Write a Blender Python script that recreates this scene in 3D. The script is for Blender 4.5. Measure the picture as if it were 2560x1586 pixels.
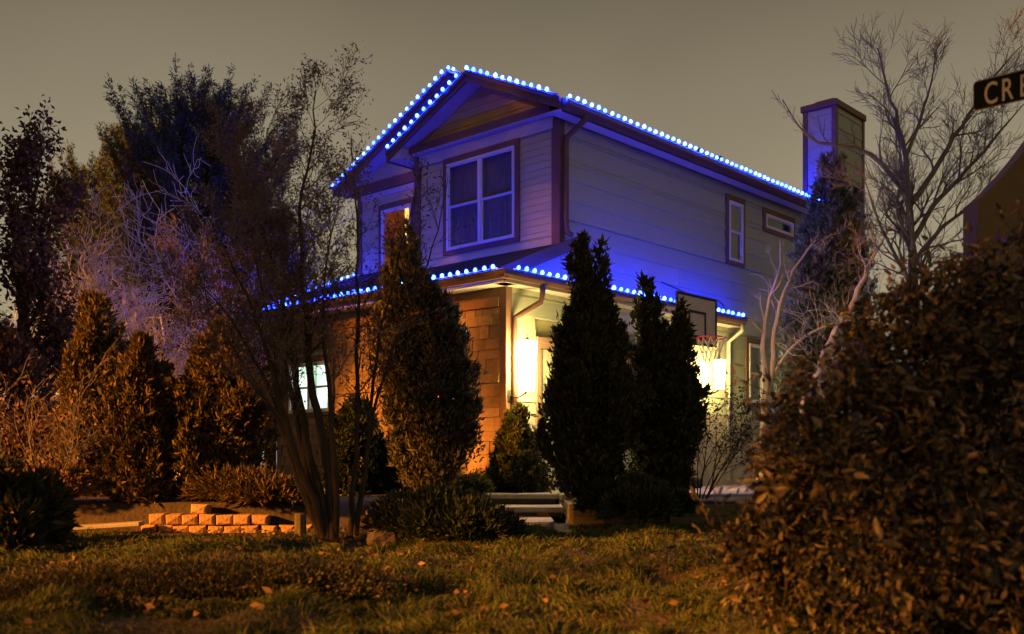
import bpy, math, random
import numpy as np
from mathutils import Vector, Matrix

R = random.Random(7)
rng = np.random.default_rng(11)
for o in list(bpy.data.objects):
    bpy.data.objects.remove(o)
SC = bpy.context.scene
COL = SC.collection

# ------------------------------------------------------------------ camera
ZC = 0.70                                   # eye height above the upper lawn
cam_d = bpy.data.cameras.new('camera')
cam_d.sensor_width = 36.0
cam_d.lens = 35.72
cam_d.shift_y = 0.1434
cam_d.clip_start = 0.05
cam_d.clip_end = 3000
cam_d.dof.use_dof = True
cam_d.dof.focus_distance = 13.5
cam_d.dof.aperture_fstop = 2.2
cam = bpy.data.objects.new('camera', cam_d)
COL.objects.link(cam)
cam.location = (0, 0, ZC)
cam.rotation_euler = (math.radians(90), 0, 0)
SC.camera = cam

# ------------------------------------------------------------------ sky: overcast night sky lit by the town
SUN_DIR = Vector((-0.86, -0.51, 0.0)).normalized()
SUN_EL = math.radians(15)
SUN_AZ = math.atan2(SUN_DIR.x, SUN_DIR.y)
world = bpy.data.worlds.new('World')
SC.world = world
world.use_nodes = True
nt = world.node_tree
nt.nodes.clear()
wo = nt.nodes.new('ShaderNodeOutputWorld')
bg = nt.nodes.new('ShaderNodeBackground')
tc = nt.nodes.new('ShaderNodeTexCoord')
sep = nt.nodes.new('ShaderNodeSeparateXYZ')
ramp = nt.nodes.new('ShaderNodeValToRGB')
ramp.color_ramp.elements[0].position = 0.0
ramp.color_ramp.elements[0].color = (0.170, 0.140, 0.088, 1)
ramp.color_ramp.elements[1].position = 0.85
ramp.color_ramp.elements[1].color = (0.040, 0.033, 0.022, 1)
e = ramp.color_ramp.elements.new(0.25)
e.color = (0.128, 0.106, 0.069, 1)
e = ramp.color_ramp.elements.new(0.34)
e.color = (0.100, 0.083, 0.055, 1)
e = ramp.color_ramp.elements.new(0.43)
e.color = (0.065, 0.053, 0.034, 1)
noi = nt.nodes.new('ShaderNodeTexNoise')
noi.inputs['Scale'].default_value = 2.2
noi.inputs['Detail'].default_value = 3
mr = nt.nodes.new('ShaderNodeMapRange')
mr.inputs[1].default_value = 0.3
mr.inputs[2].default_value = 0.7
mr.inputs[3].default_value = 0.86
mr.inputs[4].default_value = 1.14
mul = nt.nodes.new('ShaderNodeMix')
mul.data_type = 'RGBA'
mul.blend_type = 'MULTIPLY'
mul.inputs[0].default_value = 1
sky = nt.nodes.new('ShaderNodeTexSky')
sky.sky_type = 'NISHITA'
sky.sun_disc = False
sky.sun_elevation = SUN_EL
sky.sun_rotation = SUN_AZ
skm = nt.nodes.new('ShaderNodeMix')
skm.data_type = 'RGBA'
skm.blend_type = 'ADD'
skm.inputs[0].default_value = 0.0006
nt.links.new(tc.outputs['Generated'], sep.inputs[0])
nt.links.new(sep.outputs['Z'], ramp.inputs[0])
nt.links.new(tc.outputs['Generated'], noi.inputs['Vector'])
nt.links.new(noi.outputs[0], mr.inputs[0])
nt.links.new(ramp.outputs[0], mul.inputs[6])
nt.links.new(mr.outputs[0], mul.inputs[7])
nt.links.new(mul.outputs[2], skm.inputs[6])
nt.links.new(sky.outputs[0], skm.inputs[7])
nt.links.new(skm.outputs[2], bg.inputs[0])
bg.inputs[1].default_value = 0.84
nt.links.new(bg.outputs[0], wo.inputs[0])

# the one distant lamp: low orange light from the left
sun_d = bpy.data.lights.new('sun', 'SUN')
sun_d.energy = 5.0
sun_d.angle = math.radians(3.0)
sun_d.color = (1.0, 0.33, 0.035)
sun = bpy.data.objects.new('sun', sun_d)
COL.objects.link(sun)
sdir = Vector((SUN_DIR.x * math.cos(SUN_EL), SUN_DIR.y * math.cos(SUN_EL), math.sin(SUN_EL)))
sun.rotation_euler = sdir.to_track_quat('Z', 'Y').to_euler()
sun.location = (-30, -8, 12)

SC.view_settings.view_transform = 'Standard'
SC.view_settings.look = 'None'
SC.view_settings.exposure = 1.5
SC.view_settings.gamma = 1.0
SC.view_settings.use_curve_mapping = False
SC.render.engine = 'CYCLES'
SC.cycles.use_denoising = True
SC.cycles.use_light_tree = True
SC.cycles.max_bounces = 5
SC.cycles.diffuse_bounces = 3
SC.cycles.glossy_bounces = 3
SC.cycles.transmission_bounces = 4
SC.cycles.transparent_max_bounces = 6
SC.cycles.sample_clamp_indirect = 4.0
SC.cycles.caustics_reflective = False
SC.cycles.caustics_refractive = False


# ------------------------------------------------------------------ materials
def new_mat(name):
    m = bpy.data.materials.new(name)
    m.use_nodes = True
    m.node_tree.nodes.clear()
    out = m.node_tree.nodes.new('ShaderNodeOutputMaterial')
    return m, m.node_tree, out


def surf(name, c1, c2=None, scale=6.0, rough=0.75, bump=0.15, bscale=None, stretch=(1, 1, 1), spec=0.3, metal=0.0, island=0.0, detail=5):
    """painted or natural surface: two-tone noise, per-piece tint and fine relief"""
    m, t, out = new_mat(name)
    b = t.nodes.new('ShaderNodeBsdfPrincipled')
    b.inputs['Roughness'].default_value = rough
    b.inputs['Specular IOR Level'].default_value = spec
    b.inputs['Metallic'].default_value = metal
    c2 = c2 or tuple(x * 0.72 for x in c1)
    co = t.nodes.new('ShaderNodeTexCoord')
    mp = t.nodes.new('ShaderNodeMapping')
    mp.inputs['Scale'].default_value = stretch
    n = t.nodes.new('ShaderNodeTexNoise')
    n.inputs['Scale'].default_value = scale
    n.inputs['Detail'].default_value = detail
    n.inputs['Roughness'].default_value = 0.62
    rp = t.nodes.new('ShaderNodeValToRGB')
    rp.color_ramp.elements[0].position = 0.3
    rp.color_ramp.elements[1].position = 0.7
    rp.color_ramp.elements[0].color = (*c2, 1)
    rp.color_ramp.elements[1].color = (*c1, 1)
    t.links.new(co.outputs['Object'], mp.inputs[0])
    t.links.new(mp.outputs[0], n.inputs['Vector'])
    t.links.new(n.outputs[0], rp.inputs[0])
    col = rp.outputs[0]
    if island:
        oi = t.nodes.new('ShaderNodeObjectInfo')
        m2 = t.nodes.new('ShaderNodeMapRange')
        m2.inputs[3].default_value = 1 - island
        m2.inputs[4].default_value = 1 + island
        mx = t.nodes.new('ShaderNodeMix')
        mx.data_type = 'RGBA'
        mx.blend_type = 'MULTIPLY'
        mx.inputs[0].default_value = 1
        t.links.new(oi.outputs['Random'], m2.inputs[0])
        t.links.new(col, mx.inputs[6])
        t.links.new(m2.outputs[0], mx.inputs[7])
        col = mx.outputs[2]
    t.links.new(col, b.inputs['Base Color'])
    if bump:
        n2 = t.nodes.new('ShaderNodeTexNoise')
        n2.inputs['Scale'].default_value = bscale or scale * 4
        n2.inputs['Detail'].default_value = 4
        bp = t.nodes.new('ShaderNodeBump')
        bp.inputs['Strength'].default_value = bump
        bp.inputs['Distance'].default_value = 0.02
        t.links.new(mp.outputs[0], n2.inputs['Vector'])
        t.links.new(n2.outputs[0], bp.inputs['Height'])
        t.links.new(bp.outputs[0], b.inputs['Normal'])
    t.links.new(b.outputs[0], out.inputs[0])
    return m


def leafmat(name, cols, rough=0.6, trans=0.25, spec=0.2):
    m, t, out = new_mat(name)
    g = t.nodes.new('ShaderNodeNewGeometry')
    rp = t.nodes.new('ShaderNodeValToRGB')
    els = rp.color_ramp.elements
    n = len(cols)
    els[0].color = (*cols[0], 1)
    els[1].color = (*cols[-1], 1)
    for i in range(1, n - 1):
        x = els.new(i / (n - 1))
        x.color = (*cols[i], 1)
    t.links.new(g.outputs['Random Per Island'], rp.inputs[0])
    b = t.nodes.new('ShaderNodeBsdfPrincipled')
    b.inputs['Roughness'].default_value = rough
    b.inputs['Specular IOR Level'].default_value = spec
    t.links.new(rp.outputs[0], b.inputs['Base Color'])
    if trans:
        tr = t.nodes.new('ShaderNodeBsdfTranslucent')
        t.links.new(rp.outputs[0], tr.inputs[0])
        mx = t.nodes.new('ShaderNodeMixShader')
        mx.inputs[0].default_value = trans
        t.links.new(b.outputs[0], mx.inputs[1])
        t.links.new(tr.outputs[0], mx.inputs[2])
        t.links.new(mx.outputs[0], out.inputs[0])
    else:
        t.links.new(b.outputs[0], out.inputs[0])
    return m


def emit(name, col, strength, col2=None, scale=3.0):
    m, t, out = new_mat(name)
    em = t.nodes.new('ShaderNodeEmission')
    em.inputs[0].default_value = (*col, 1)
    em.inputs[1].default_value = strength
    if col2:
        co = t.nodes.new('ShaderNodeTexCoord')
        n = t.nodes.new('ShaderNodeTexNoise')
        n.inputs['Scale'].default_value = scale
        rp = t.nodes.new('ShaderNodeValToRGB')
        rp.color_ramp.elements[0].position = 0.38
        rp.color_ramp.elements[1].position = 0.62
        rp.color_ramp.elements[0].color = (*col2, 1)
        rp.color_ramp.elements[1].color = (*col, 1)
        t.links.new(co.outputs['Object'], n.inputs['Vector'])
        t.links.new(n.outputs[0], rp.inputs[0])
        t.links.new(rp.outputs[0], em.inputs[0])
    t.links.new(em.outputs[0], out.inputs[0])
    return m


def glassmat(name, tint=(0.02, 0.02, 0.025), alpha=0.35):
    m, t, out = new_mat(name)
    gl = t.nodes.new('ShaderNodeBsdfGlossy')
    gl.inputs['Roughness'].default_value = 0.03
    gl.inputs['Color'].default_value = (0.9, 0.9, 0.9, 1)
    tr = t.nodes.new('ShaderNodeBsdfTransparent')
    tr.inputs[0].default_value = (0.72, 0.74, 0.74, 1)
    lw = t.nodes.new('ShaderNodeLayerWeight')
    lw.inputs[0].default_value = 0.5
    pw = t.nodes.new('ShaderNodeMath')
    pw.operation = 'POWER'
    pw.inputs[1].default_value = 4.0
    ad = t.nodes.new('ShaderNodeMath')
    ad.operation = 'MULTIPLY_ADD'
    ad.inputs[1].default_value = 0.75
    ad.inputs[2].default_value = 0.03
    t.links.new(lw.outputs['Facing'], pw.inputs[0])
    t.links.new(pw.outputs[0], ad.inputs[0])
    mx = t.nodes.new('ShaderNodeMixShader')
    t.links.new(ad.outputs[0], mx.inputs[0])
    t.links.new(tr.outputs[0], mx.inputs[1])
    t.links.new(gl.outputs[0], mx.inputs[2])
    t.links.new(mx.outputs[0], out.inputs[0])
    return m


M = dict(
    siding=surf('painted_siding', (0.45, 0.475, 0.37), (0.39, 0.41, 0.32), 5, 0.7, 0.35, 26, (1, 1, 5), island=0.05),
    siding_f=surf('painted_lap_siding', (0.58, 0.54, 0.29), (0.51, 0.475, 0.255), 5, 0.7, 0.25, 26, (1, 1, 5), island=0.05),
    trim=surf('brown_trim_paint', (0.20, 0.105, 0.078), (0.16, 0.083, 0.063), 7, 0.6, 0.15, 40, island=0.05),
    soffit=surf('soffit_paint', (0.60, 0.56, 0.50), (0.53, 0.49, 0.44), 5, 0.7, 0.1, 30),
    gable=surf('gable_boards', (0.58, 0.44, 0.21), (0.50, 0.375, 0.18), 6, 0.7, 0.2, 30, island=0.06),
    white=surf('white_window_paint', (0.80, 0.78, 0.74), (0.72, 0.70, 0.66), 8, 0.45, 0.05, 40, spec=0.4),
    shingle=surf('clay_shingle', (0.36, 0.235, 0.145), (0.25, 0.16, 0.10), 9, 0.85, 0.5, 40, (1, 1, 2), island=0.22),
    asphalt=surf('asphalt_shingle', (0.055, 0.05, 0.048), (0.03, 0.028, 0.028), 14, 0.9, 0.7, 60),
    concrete=surf('concrete', (0.47, 0.42, 0.35), (0.36, 0.32, 0.265), 5, 0.85, 0.25, 60),
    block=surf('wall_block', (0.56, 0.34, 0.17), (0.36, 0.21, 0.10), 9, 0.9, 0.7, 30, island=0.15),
    timber=surf('weathered_timber', (0.20, 0.15, 0.10), (0.12, 0.115, 0.06), 5, 0.85, 0.5, 25, (1, 6, 6)),
    gutter=surf('gutter_paint', (0.15, 0.075, 0.06), (0.12, 0.06, 0.05), 6, 0.45, 0.04, 30, spec=0.45),
    curtain=surf('curtain_cloth', (0.72, 0.60, 0.58), (0.55, 0.45, 0.44), 10, 0.9, 0.1, 50),
    interior=surf('dark_interior', (0.03, 0.027, 0.025), None, 4, 0.9, 0),
    metal=surf('dark_metal', (0.05, 0.045, 0.04), (0.035, 0.03, 0.03), 20, 0.4, 0.05, 60, metal=0.6),
    red=surf('red_rim_paint', (0.55, 0.05, 0.03), (0.42, 0.035, 0.02), 10, 0.4, 0.05),
    net=surf('white_net_cord', (0.7, 0.66, 0.56), (0.6, 0.56, 0.48), 30, 0.8, 0),
    board=surf('backboard_plastic', (0.62, 0.60, 0.55), (0.55, 0.53, 0.49), 6, 0.35, 0.03),
    black=surf('black_plastic', (0.018, 0.018, 0.02), None, 9, 0.45, 0.05),
    bark_dark=surf('dark_bark', (0.085, 0.06, 0.045), (0.04, 0.028, 0.022), 16, 0.85, 0.6, 40, (1, 1, 0.3)),
    twig=surf('twig_bark', (0.30, 0.21, 0.17), (0.20, 0.14, 0.115), 12, 0.85, 0.2, 40),
    bark_grey=surf('grey_bark', (0.26, 0.225, 0.20), (0.15, 0.125, 0.115), 16, 0.85, 0.5, 40, (1, 1, 0.3)),
    bark_mid=surf('greyish_bark', (0.44, 0.43, 0.38), (0.28, 0.27, 0.24), 14, 0.8, 0.4, 40, (1, 1, 0.4)),
    bark_pale=surf('pale_bark', (0.66, 0.62, 0.58), (0.50, 0.46, 0.42), 14, 0.8, 0.4, 40, (1, 1, 0.4)),
    soil=surf('soil', (0.085, 0.062, 0.042), (0.045, 0.034, 0.024), 4, 0.95, 0.9, 24),
    road=surf('asphalt_road', (0.055, 0.053, 0.05), (0.04, 0.039, 0.038), 8, 0.9, 0.3, 90),
    rock=surf('rock', (0.22, 0.175, 0.15), (0.11, 0.085, 0.075), 5, 0.9, 0.8, 18, island=0.2),
    signplate=surf('sign_plate', (0.004, 0.009, 0.007), None, 6, 0.7, 0.02, spec=0.1),
    signedge=surf('sign_border', (0.22, 0.15, 0.10), (0.18, 0.12, 0.08), 8, 0.5, 0.02),
    letter=surf('sign_letter', (0.60, 0.58, 0.46), (0.52, 0.50, 0.40), 20, 0.6, 0.02),
    stucco=surf('tan_stucco', (0.24, 0.155, 0.075), (0.19, 0.12, 0.06), 3, 0.9, 0.3, 60),
    glass=glassmat('window_glass'),
)
GREEN = leafmat('arborvitae_green', [(0.02, 0.026, 0.012), (0.05, 0.058, 0.024), (0.09, 0.082, 0.036), (0.15, 0.105, 0.055)])
GREEN_G = leafmat('greyish_evergreen', [(0.03, 0.033, 0.022), (0.075, 0.078, 0.05), (0.13, 0.115, 0.075), (0.20, 0.155, 0.10)])
GREEN_W = leafmat('arborvitae_bronze', [(0.03, 0.032, 0.014), (0.085, 0.07, 0.026), (0.16, 0.105, 0.038), (0.24, 0.15, 0.06)])
GREEN_B = leafmat('juniper_green', [(0.015, 0.024, 0.015), (0.035, 0.05, 0.03), (0.06, 0.075, 0.042)])
GREEN_L = leafmat('boxy_shrub_green', [(0.04, 0.055, 0.014), (0.09, 0.10, 0.028), (0.15, 0.14, 0.045)], trans=0.35)
GREEN_J = leafmat('blue_juniper_green', [(0.07, 0.085, 0.062), (0.15, 0.175, 0.12), (0.24, 0.26, 0.16)], trans=0.3)
SPRUCE = leafmat('spruce_needles', [(0.035, 0.046, 0.05), (0.075, 0.095, 0.10), (0.12, 0.145, 0.15)], trans=0.1)
DRY = leafmat('dry_brown_leaves', [(0.06, 0.04, 0.025), (0.13, 0.085, 0.05), (0.21, 0.14, 0.085)], trans=0.25)
DRY_L = leafmat('pale_dry_leaves', [(0.10, 0.07, 0.05), (0.20, 0.145, 0.10), (0.32, 0.23, 0.15)], trans=0.25)
DRY_R = leafmat('russet_leaves', [(0.045, 0.026, 0.022), (0.11, 0.062, 0.05), (0.20, 0.115, 0.085)], trans=0.25)
TAN = leafmat('tan_leaves', [(0.12, 0.07, 0.035), (0.22, 0.13, 0.06), (0.32, 0.20, 0.10)], trans=0.3)
BUSH = leafmat('bush_leaves', [(0.013, 0.014, 0.008), (0.03, 0.031, 0.018), (0.062, 0.056, 0.033), (0.105, 0.078, 0.046), (0.24, 0.19, 0.115)], trans=0.15, rough=0.45, spec=0.4)
GRASS = leafmat('lawn_grass', [(0.022, 0.040, 0.011), (0.048, 0.075, 0.020), (0.085, 0.10, 0.032), (0.16, 0.145, 0.06)], trans=0.3, rough=0.6)

BLUE = emit('blue_bulb_glow', (0.0042, 0.0170, 1.0), 80.0)
bt = BLUE.node_tree
boi = bt.nodes.new('ShaderNodeObjectInfo')
bmr = bt.nodes.new('ShaderNodeMapRange')
bmr.inputs[3].default_value = 40.0
bmr.inputs[4].default_value = 130.0
bt.links.new(boi.outputs['Random'], bmr.inputs[0])
bt.links.new(bmr.outputs[0], next(x for x in bt.nodes if x.type == 'EMISSION').inputs[1])
WARM = emit('warm_lantern_glow', (1.0, 0.72, 0.23), 48.0)
WARM2 = emit('warm_lantern_glow_small', (1.0, 0.72, 0.23), 46.0)
LITWIN = emit('lit_room_glow', (0.86, 1.0, 0.84), 1.4, (0.42, 0.62, 0.46), 3.0)
ORWIN = emit('lit_orange_room_glow', (1.0, 0.52, 0.13), 1.5, (1.0, 0.34, 0.06), 6.0)
REDCUR = emit('backlit_red_curtain', (0.28, 0.045, 0.015), 0.5, (0.10, 0.02, 0.01), 9.0)


# ------------------------------------------------------------------ mesh helpers
def tag(o, label=None, cat=None, group=None, kind=None):
    if label: o['label'] = label
    if cat: o['category'] = cat
    if group: o['group'] = group
    if kind: o['kind'] = kind
    return o


def empty(name, loc=(0, 0, 0), rz=0.0):
    o = bpy.data.objects.new(name, None)
    COL.objects.link(o)
    o.location = loc
    o.rotation_euler = (0, 0, rz)
    o.empty_display_size = 0.2
    return o


def link(name, me, mat, parent=None):
    o = bpy.data.objects.new(name, me)
    COL.objects.link(o)
    if mat and not me.materials:
        me.materials.append(mat)
    if parent:
        o.parent = parent
    return o


def mesh_arr(name, V, F, mat, parent=None, smooth=False):
    """V (n,3), F (m,3) or (m,4) numpy arrays"""
    V = np.asarray(V, dtype=np.float32)
    F = np.asarray(F, dtype=np.int32)
    k = F.shape[1]
    me = bpy.data.meshes.new(name)
    me.vertices.add(len(V))
    me.vertices.foreach_set('co', V.ravel())
    me.loops.add(F.size)
    me.loops.foreach_set('vertex_index', F.ravel())
    me.polygons.add(len(F))
    me.polygons.foreach_set('loop_start', np.arange(0, F.size, k, dtype=np.int32))
    if smooth:
        me.polygons.foreach_set('use_smooth', np.ones(len(F), dtype=bool))
    me.update(calc_edges=True)
    return link(name, me, mat, parent)


class MB:
    def __init__(s):
        s.v, s.f = [], []

    def add(s, vs, fs):
        b = len(s.v)
        s.v += [tuple(map(float, p)) for p in vs]
        s.f += [tuple(b + i for i in q) for q in fs]
        return s

    def box(s, x0, x1, y0, y1, z0, z1):
        return s.add([(x0, y0, z0), (x1, y0, z0), (x1, y1, z0), (x0, y1, z0), (x0, y0, z1), (x1, y0, z1), (x1, y1, z1), (x0, y1, z1)],
                     [(3, 2, 1, 0), (4, 5, 6, 7), (0, 1, 5, 4), (1, 2, 6, 5), (2, 3, 7, 6), (3, 0, 4, 7)])

    def hexa(s, p):
        """eight corners: bottom ring 0-3, top ring 4-7"""
        return s.add(p, [(3, 2, 1, 0), (4, 5, 6, 7), (0, 1, 5, 4), (1, 2, 6, 5), (2, 3, 7, 6), (3, 0, 4, 7)])

    def prism(s, poly, axis, a, b):
        """poly: list of 2-tuples, extruded along axis 0/1/2 from a to b"""
        def mk(p, t):
            q = list(p)
            q.insert(axis, t)
            return tuple(q)
        n = len(poly)
        return s.add([mk(p, a) for p in poly] + [mk(p, b) for p in poly],
                     [tuple(range(n - 1, -1, -1)), tuple(range(n, 2 * n))] + [(i, (i + 1) % n, n + (i + 1) % n, n + i) for i in range(n)])

    def tube(s, pts, rad, k=6, cap=True):
        V, F = tube_arr([np.array(pts, float)], [np.array(rad, float) if hasattr(rad, '__len__') else np.full(len(pts), rad)], k)
        s.add(V.tolist(), F.tolist())
        if cap:
            n = len(pts)
            b = len(s.v) - n * k
            s.f.append(tuple(b + i for i in range(k - 1, -1, -1)))
            s.f.append(tuple(b + (n - 1) * k + i for i in range(k)))
        return s

    def lathe(s, prof, k=10, c=(0, 0, 0)):
        b = len(s.v)
        for r, z in prof:
            for i in range(k):
                a = 2 * math.pi * i / k
                s.v.append((c[0] + r * math.cos(a), c[1] + r * math.sin(a), c[2] + z))
        n = len(prof)
        for j in range(n - 1):
            for i in range(k):
                s.f.append((b + j * k + i, b + j * k + (i + 1) % k, b + (j + 1) * k + (i + 1) % k, b + (j + 1) * k + i))
        s.f.append(tuple(b + i for i in range(k - 1, -1, -1)))
        s.f.append(tuple(b + (n - 1) * k + i for i in range(k)))
        return s

    def build(s, name, mat, parent=None, bevel=0, smooth=False):
        me = bpy.data.meshes.new(name)
        me.from_pydata(s.v, [], s.f)
        if smooth:
            me.polygons.foreach_set('use_smooth', np.ones(len(me.polygons), dtype=bool))
        me.update()
        o = link(name, me, mat, parent)
        if bevel:
            bv = o.modifiers.new('bevel', 'BEVEL')
            bv.width = bevel
            bv.segments = 1
        return o


def tube_arr(lines, rads, k=5):
    VV, FF = [], []
    off = 0
    ang = np.arange(k) * 2 * math.pi / k
    ca, sa = np.cos(ang)[None, :, None], np.sin(ang)[None, :, None]
    for P, r in zip(lines, rads):
        n = len(P)
        T = np.empty_like(P)
        T[1:-1] = P[2:] - P[:-2]
        T[0] = P[1] - P[0]
        T[-1] = P[-1] - P[-2]
        T /= np.linalg.norm(T, axis=1, keepdims=True) + 1e-9
        m = T.mean(0)
        ref = np.array([1.0, 0, 0]) if abs(m[0]) < 0.6 * np.linalg.norm(m) + 1e-6 else np.array([0, 1.0, 0])
        A = np.cross(T, ref)
        A /= np.linalg.norm(A, axis=1, keepdims=True) + 1e-9
        B = np.cross(T, A)
        ring = P[:, None, :] + r[:, None, None] * (A[:, None, :] * ca + B[:, None, :] * sa)
        VV.append(ring.reshape(-1, 3))
        i = np.arange(n - 1)[:, None] * k
        j = np.arange(k)[None, :]
        j2 = (j + 1) % k
        F = np.stack([i + j, i + j2, i + k + j2, i + k + j], -1).reshape(-1, 4) + off
        FF.append(F)
        off += n * k
    return np.concatenate(VV), np.concatenate(FF)


def norm(a):
    return a / (np.linalg.norm(a, axis=-1, keepdims=True) + 1e-9)


def rand_dirs(n):
    return norm(rng.normal(size=(n, 3)))


def leaf_arr(P, D, L, W, fold=0.25, roll=None):
    """diamond leaves, folded on the midrib"""
    n = len(P)
    D = norm(D)
    S = norm(np.cross(D, rand_dirs(n) if roll is None else roll))
    N = np.cross(S, D)
    L = np.broadcast_to(np.asarray(L, float), (n,))[:, None]
    W = np.broadcast_to(np.asarray(W, float), (n,))[:, None]
    mid = P + D * L * 0.45
    V = np.stack([P, mid + S * W * 0.5 + N * W * fold, P + D * L - N * L * 0.08, mid - S * W * 0.5 + N * W * fold], 1).reshape(-1, 3)
    i = np.arange(n)[:, None] * 4
    F = i + np.array([[0, 1, 2, 3]])
    T = np.concatenate([F[:, [0, 1, 2]], F[:, [0, 2, 3]]], 0)
    return V, T


def leaves(name, P, D, L, W, mat, parent=None, fold=0.25):
    V, T = leaf_arr(np.asarray(P), np.asarray(D), L, W, fold)
    o = mesh_arr(name, V, T, mat, parent)
    if parent:
        o['kind'] = 'stuff'
    return o


_perm = rng.random((32, 32, 32))


def vnoise(P):
    """value noise 0..1 on (n,3)"""
    i = np.floor(P).astype(int)
    f = P - i
    f = f * f * (3 - 2 * f)
    out = 0
    for dx in (0, 1):
        for dy in (0, 1):
            for dz in (0, 1):
                w = (f[:, 0] if dx else 1 - f[:, 0]) * (f[:, 1] if dy else 1 - f[:, 1]) * (f[:, 2] if dz else 1 - f[:, 2])
                out = out + w * _perm[(i[:, 0] + dx) % 32, (i[:, 1] + dy) % 32, (i[:, 2] + dz) % 32]
    return out


FPX = 2540.0


def at(x, y, D):
    """a point seen at photo pixel (x, y), D metres away from the photographer"""
    return Vector(((x - 1280) / FPX * D, D, ZC + (1160 - y) / FPX * D))


# ------------------------------------------------------------------ ground
def ground_z(x, y):
    x = np.asarray(x, float)
    y = np.asarray(y, float)
    z = np.zeros(np.broadcast(x, y).shape)
    # bank that falls to the street by the photographer
    z = z - 1.0 * np.clip((3.6 - y) / 2.3, 0, 1) ** 1.5
    # bed behind the low block wall on the left, and beds either side of the steps
    def step(v, a, b):
        t = np.clip((v - a) / (b - a), 0, 1)
        return t * t * (3 - 2 * t)
    left = step(-x, 2.0, 2.25)
    z = z + left * 0.30 * step(y, 10.45, 10.62)
    mid = step(x, -2.25, -2.0) * step(-x, 0.56, 0.66)
    z = z + mid * 0.30 * step(y, 10.2, 11.2)
    right = step(x, 0.66, 0.72)
    z = z + right * 0.27 * step(y, 11.45, 11.6)
    st = step(x, -0.66, -0.56) * step(-x, -0.72, -0.66)
    z = z + st * 0.27 * step(y, 13.3, 13.5)
    u = 0.06 * np.sin(x * 0.9 + 1.3) * np.sin(y * 0.8 + 0.4) + 0.03 * np.sin(x * 2.3) * np.sin(y * 2.9 + 1)
    q = np.stack([np.broadcast_to(x, z.shape).ravel(), np.broadcast_to(y, z.shape).ravel(), np.zeros(z.size)], 1)
    q[:, 1] *= 1.25
    m = ((vnoise(q * 1.15 + 11.3) - 0.5) * 0.21 + (vnoise(q * 2.9 + 4.1) - 0.5) * 0.10 + (vnoise(q * 6.5 + 8.1) - 0.5) * 0.04).reshape(z.shape)
    u = u + m + 0.07 * np.exp(-((y - 6.6) / 0.9) ** 2)
    z = z + u * np.clip((10.2 - y) / 2.0, 0, 1) * step(y, 2.5, 4.0)
    z = z - 0.05 * step(x, -0.5, -0.2) * step(-x, -0.7, -0.5) * step(y, 9.6, 10.4) * step(-y, -11.6, -11.0)
    return z


gx = np.unique(np.concatenate([np.linspace(-6, 6, 97), np.linspace(-30, 30, 61), np.array([-500, -200, -90, -50, 50, 90, 200, 500])]))
gy = np.unique(np.concatenate([np.linspace(0.5, 13.5, 131), np.linspace(-30, 60, 61), np.array([-500, -200, -80, 100, 220, 500])]))
GX, GY = np.meshgrid(gx, gy)
GV = np.stack([GX, GY, ground_z(GX, GY)], -1).reshape(-1, 3)
nx = len(gx)
ii, jj = np.meshgrid(np.arange(nx - 1), np.arange(len(gy) - 1))
b0 = (jj * nx + ii).ravel()
GF = np.stack([b0, b0 + 1, b0 + nx + 1, b0 + nx], 1)
tag(mesh_arr('ground', GV, GF, M['soil'], smooth=True), kind='structure')
# street below the bank, behind and under the photographer
tag(MB().add([(-300, -12, -0.985), (300, -12, -0.985), (300, 0.9, -0.985), (-300, 0.9, -0.985)], [(0, 1, 2, 3)]).build('road', M['road']), kind='structure')

# patio slab in front of the house
pat = MB()
pat.prism([(-2.6, 12.75), (-0.93, 12.90), (-0.93, 13.62), (0.62, 13.62), (0.64, 13.0), (2.2, 13.05), (6.6, 14.1), (6.6, 22), (-5.5, 22), (-5.5, 15.0)], 2, 0.13, 0.312)
tag(pat.build('patio', M['concrete'], bevel=0.012), kind='structure')

# ------------------------------------------------------------------ house
TH = math.radians(42.6531)
UX, UY = math.sin(TH), math.cos(TH)
P0 = (0.6969, 15.0)
HROT = math.pi / 2 - TH


def hw(u, v, z):
    return Vector((P0[0] + u * UX - v * UY, P0[1] + u * UY + v * UX, z))


house = empty('house', (P0[0], P0[1], 0), HROT)
tag(house, 'two-storey house with tan siding, brown trim and low gabled roofs', 'house')


def H(mb, name, mat, parent=None, bevel=0, smooth=False):
    return mb.build(name, M[mat] if isinstance(mat, str) else mat, parent or house, bevel, smooth)


# solid wall cores
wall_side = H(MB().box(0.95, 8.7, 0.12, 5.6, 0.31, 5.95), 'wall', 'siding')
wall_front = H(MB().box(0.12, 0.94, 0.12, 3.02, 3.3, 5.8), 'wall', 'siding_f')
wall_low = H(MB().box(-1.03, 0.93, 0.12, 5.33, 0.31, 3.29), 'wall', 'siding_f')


def cut_rows(a0, a1, z0, z1, expo, openings, ztop=None):
    """rows of boards between a0..a1 and z0..z1, cut round the openings (a0,a1,z0,z1)"""
    out = []
    z = z0
    while z < z1 - 1e-4:
        zt = min(z + expo, z1)
        br = sorted({z, zt} | {q for o in openings for q in o[2:] if z + 0.006 < q < zt - 0.006})
        for lo, hi in zip(br, br[1:]):
            segs = [(a0, a1)]
            for o in openings:
                if o[2] < hi - 1e-4 and o[3] > lo + 1e-4:
                    ns = []
                    for s0, s1 in segs:
                        if o[1] <= s0 or o[0] >= s1:
                            ns.append((s0, s1))
                        else:
                            if o[0] > s0: ns.append((s0, o[0]))
                            if o[1] < s1: ns.append((o[1], s1))
                    segs = ns
            for s0, s1 in segs:
                if s1 - s0 > 0.02:
                    out.append((s0, s1, lo, hi))
        z = zt
    return out


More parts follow.
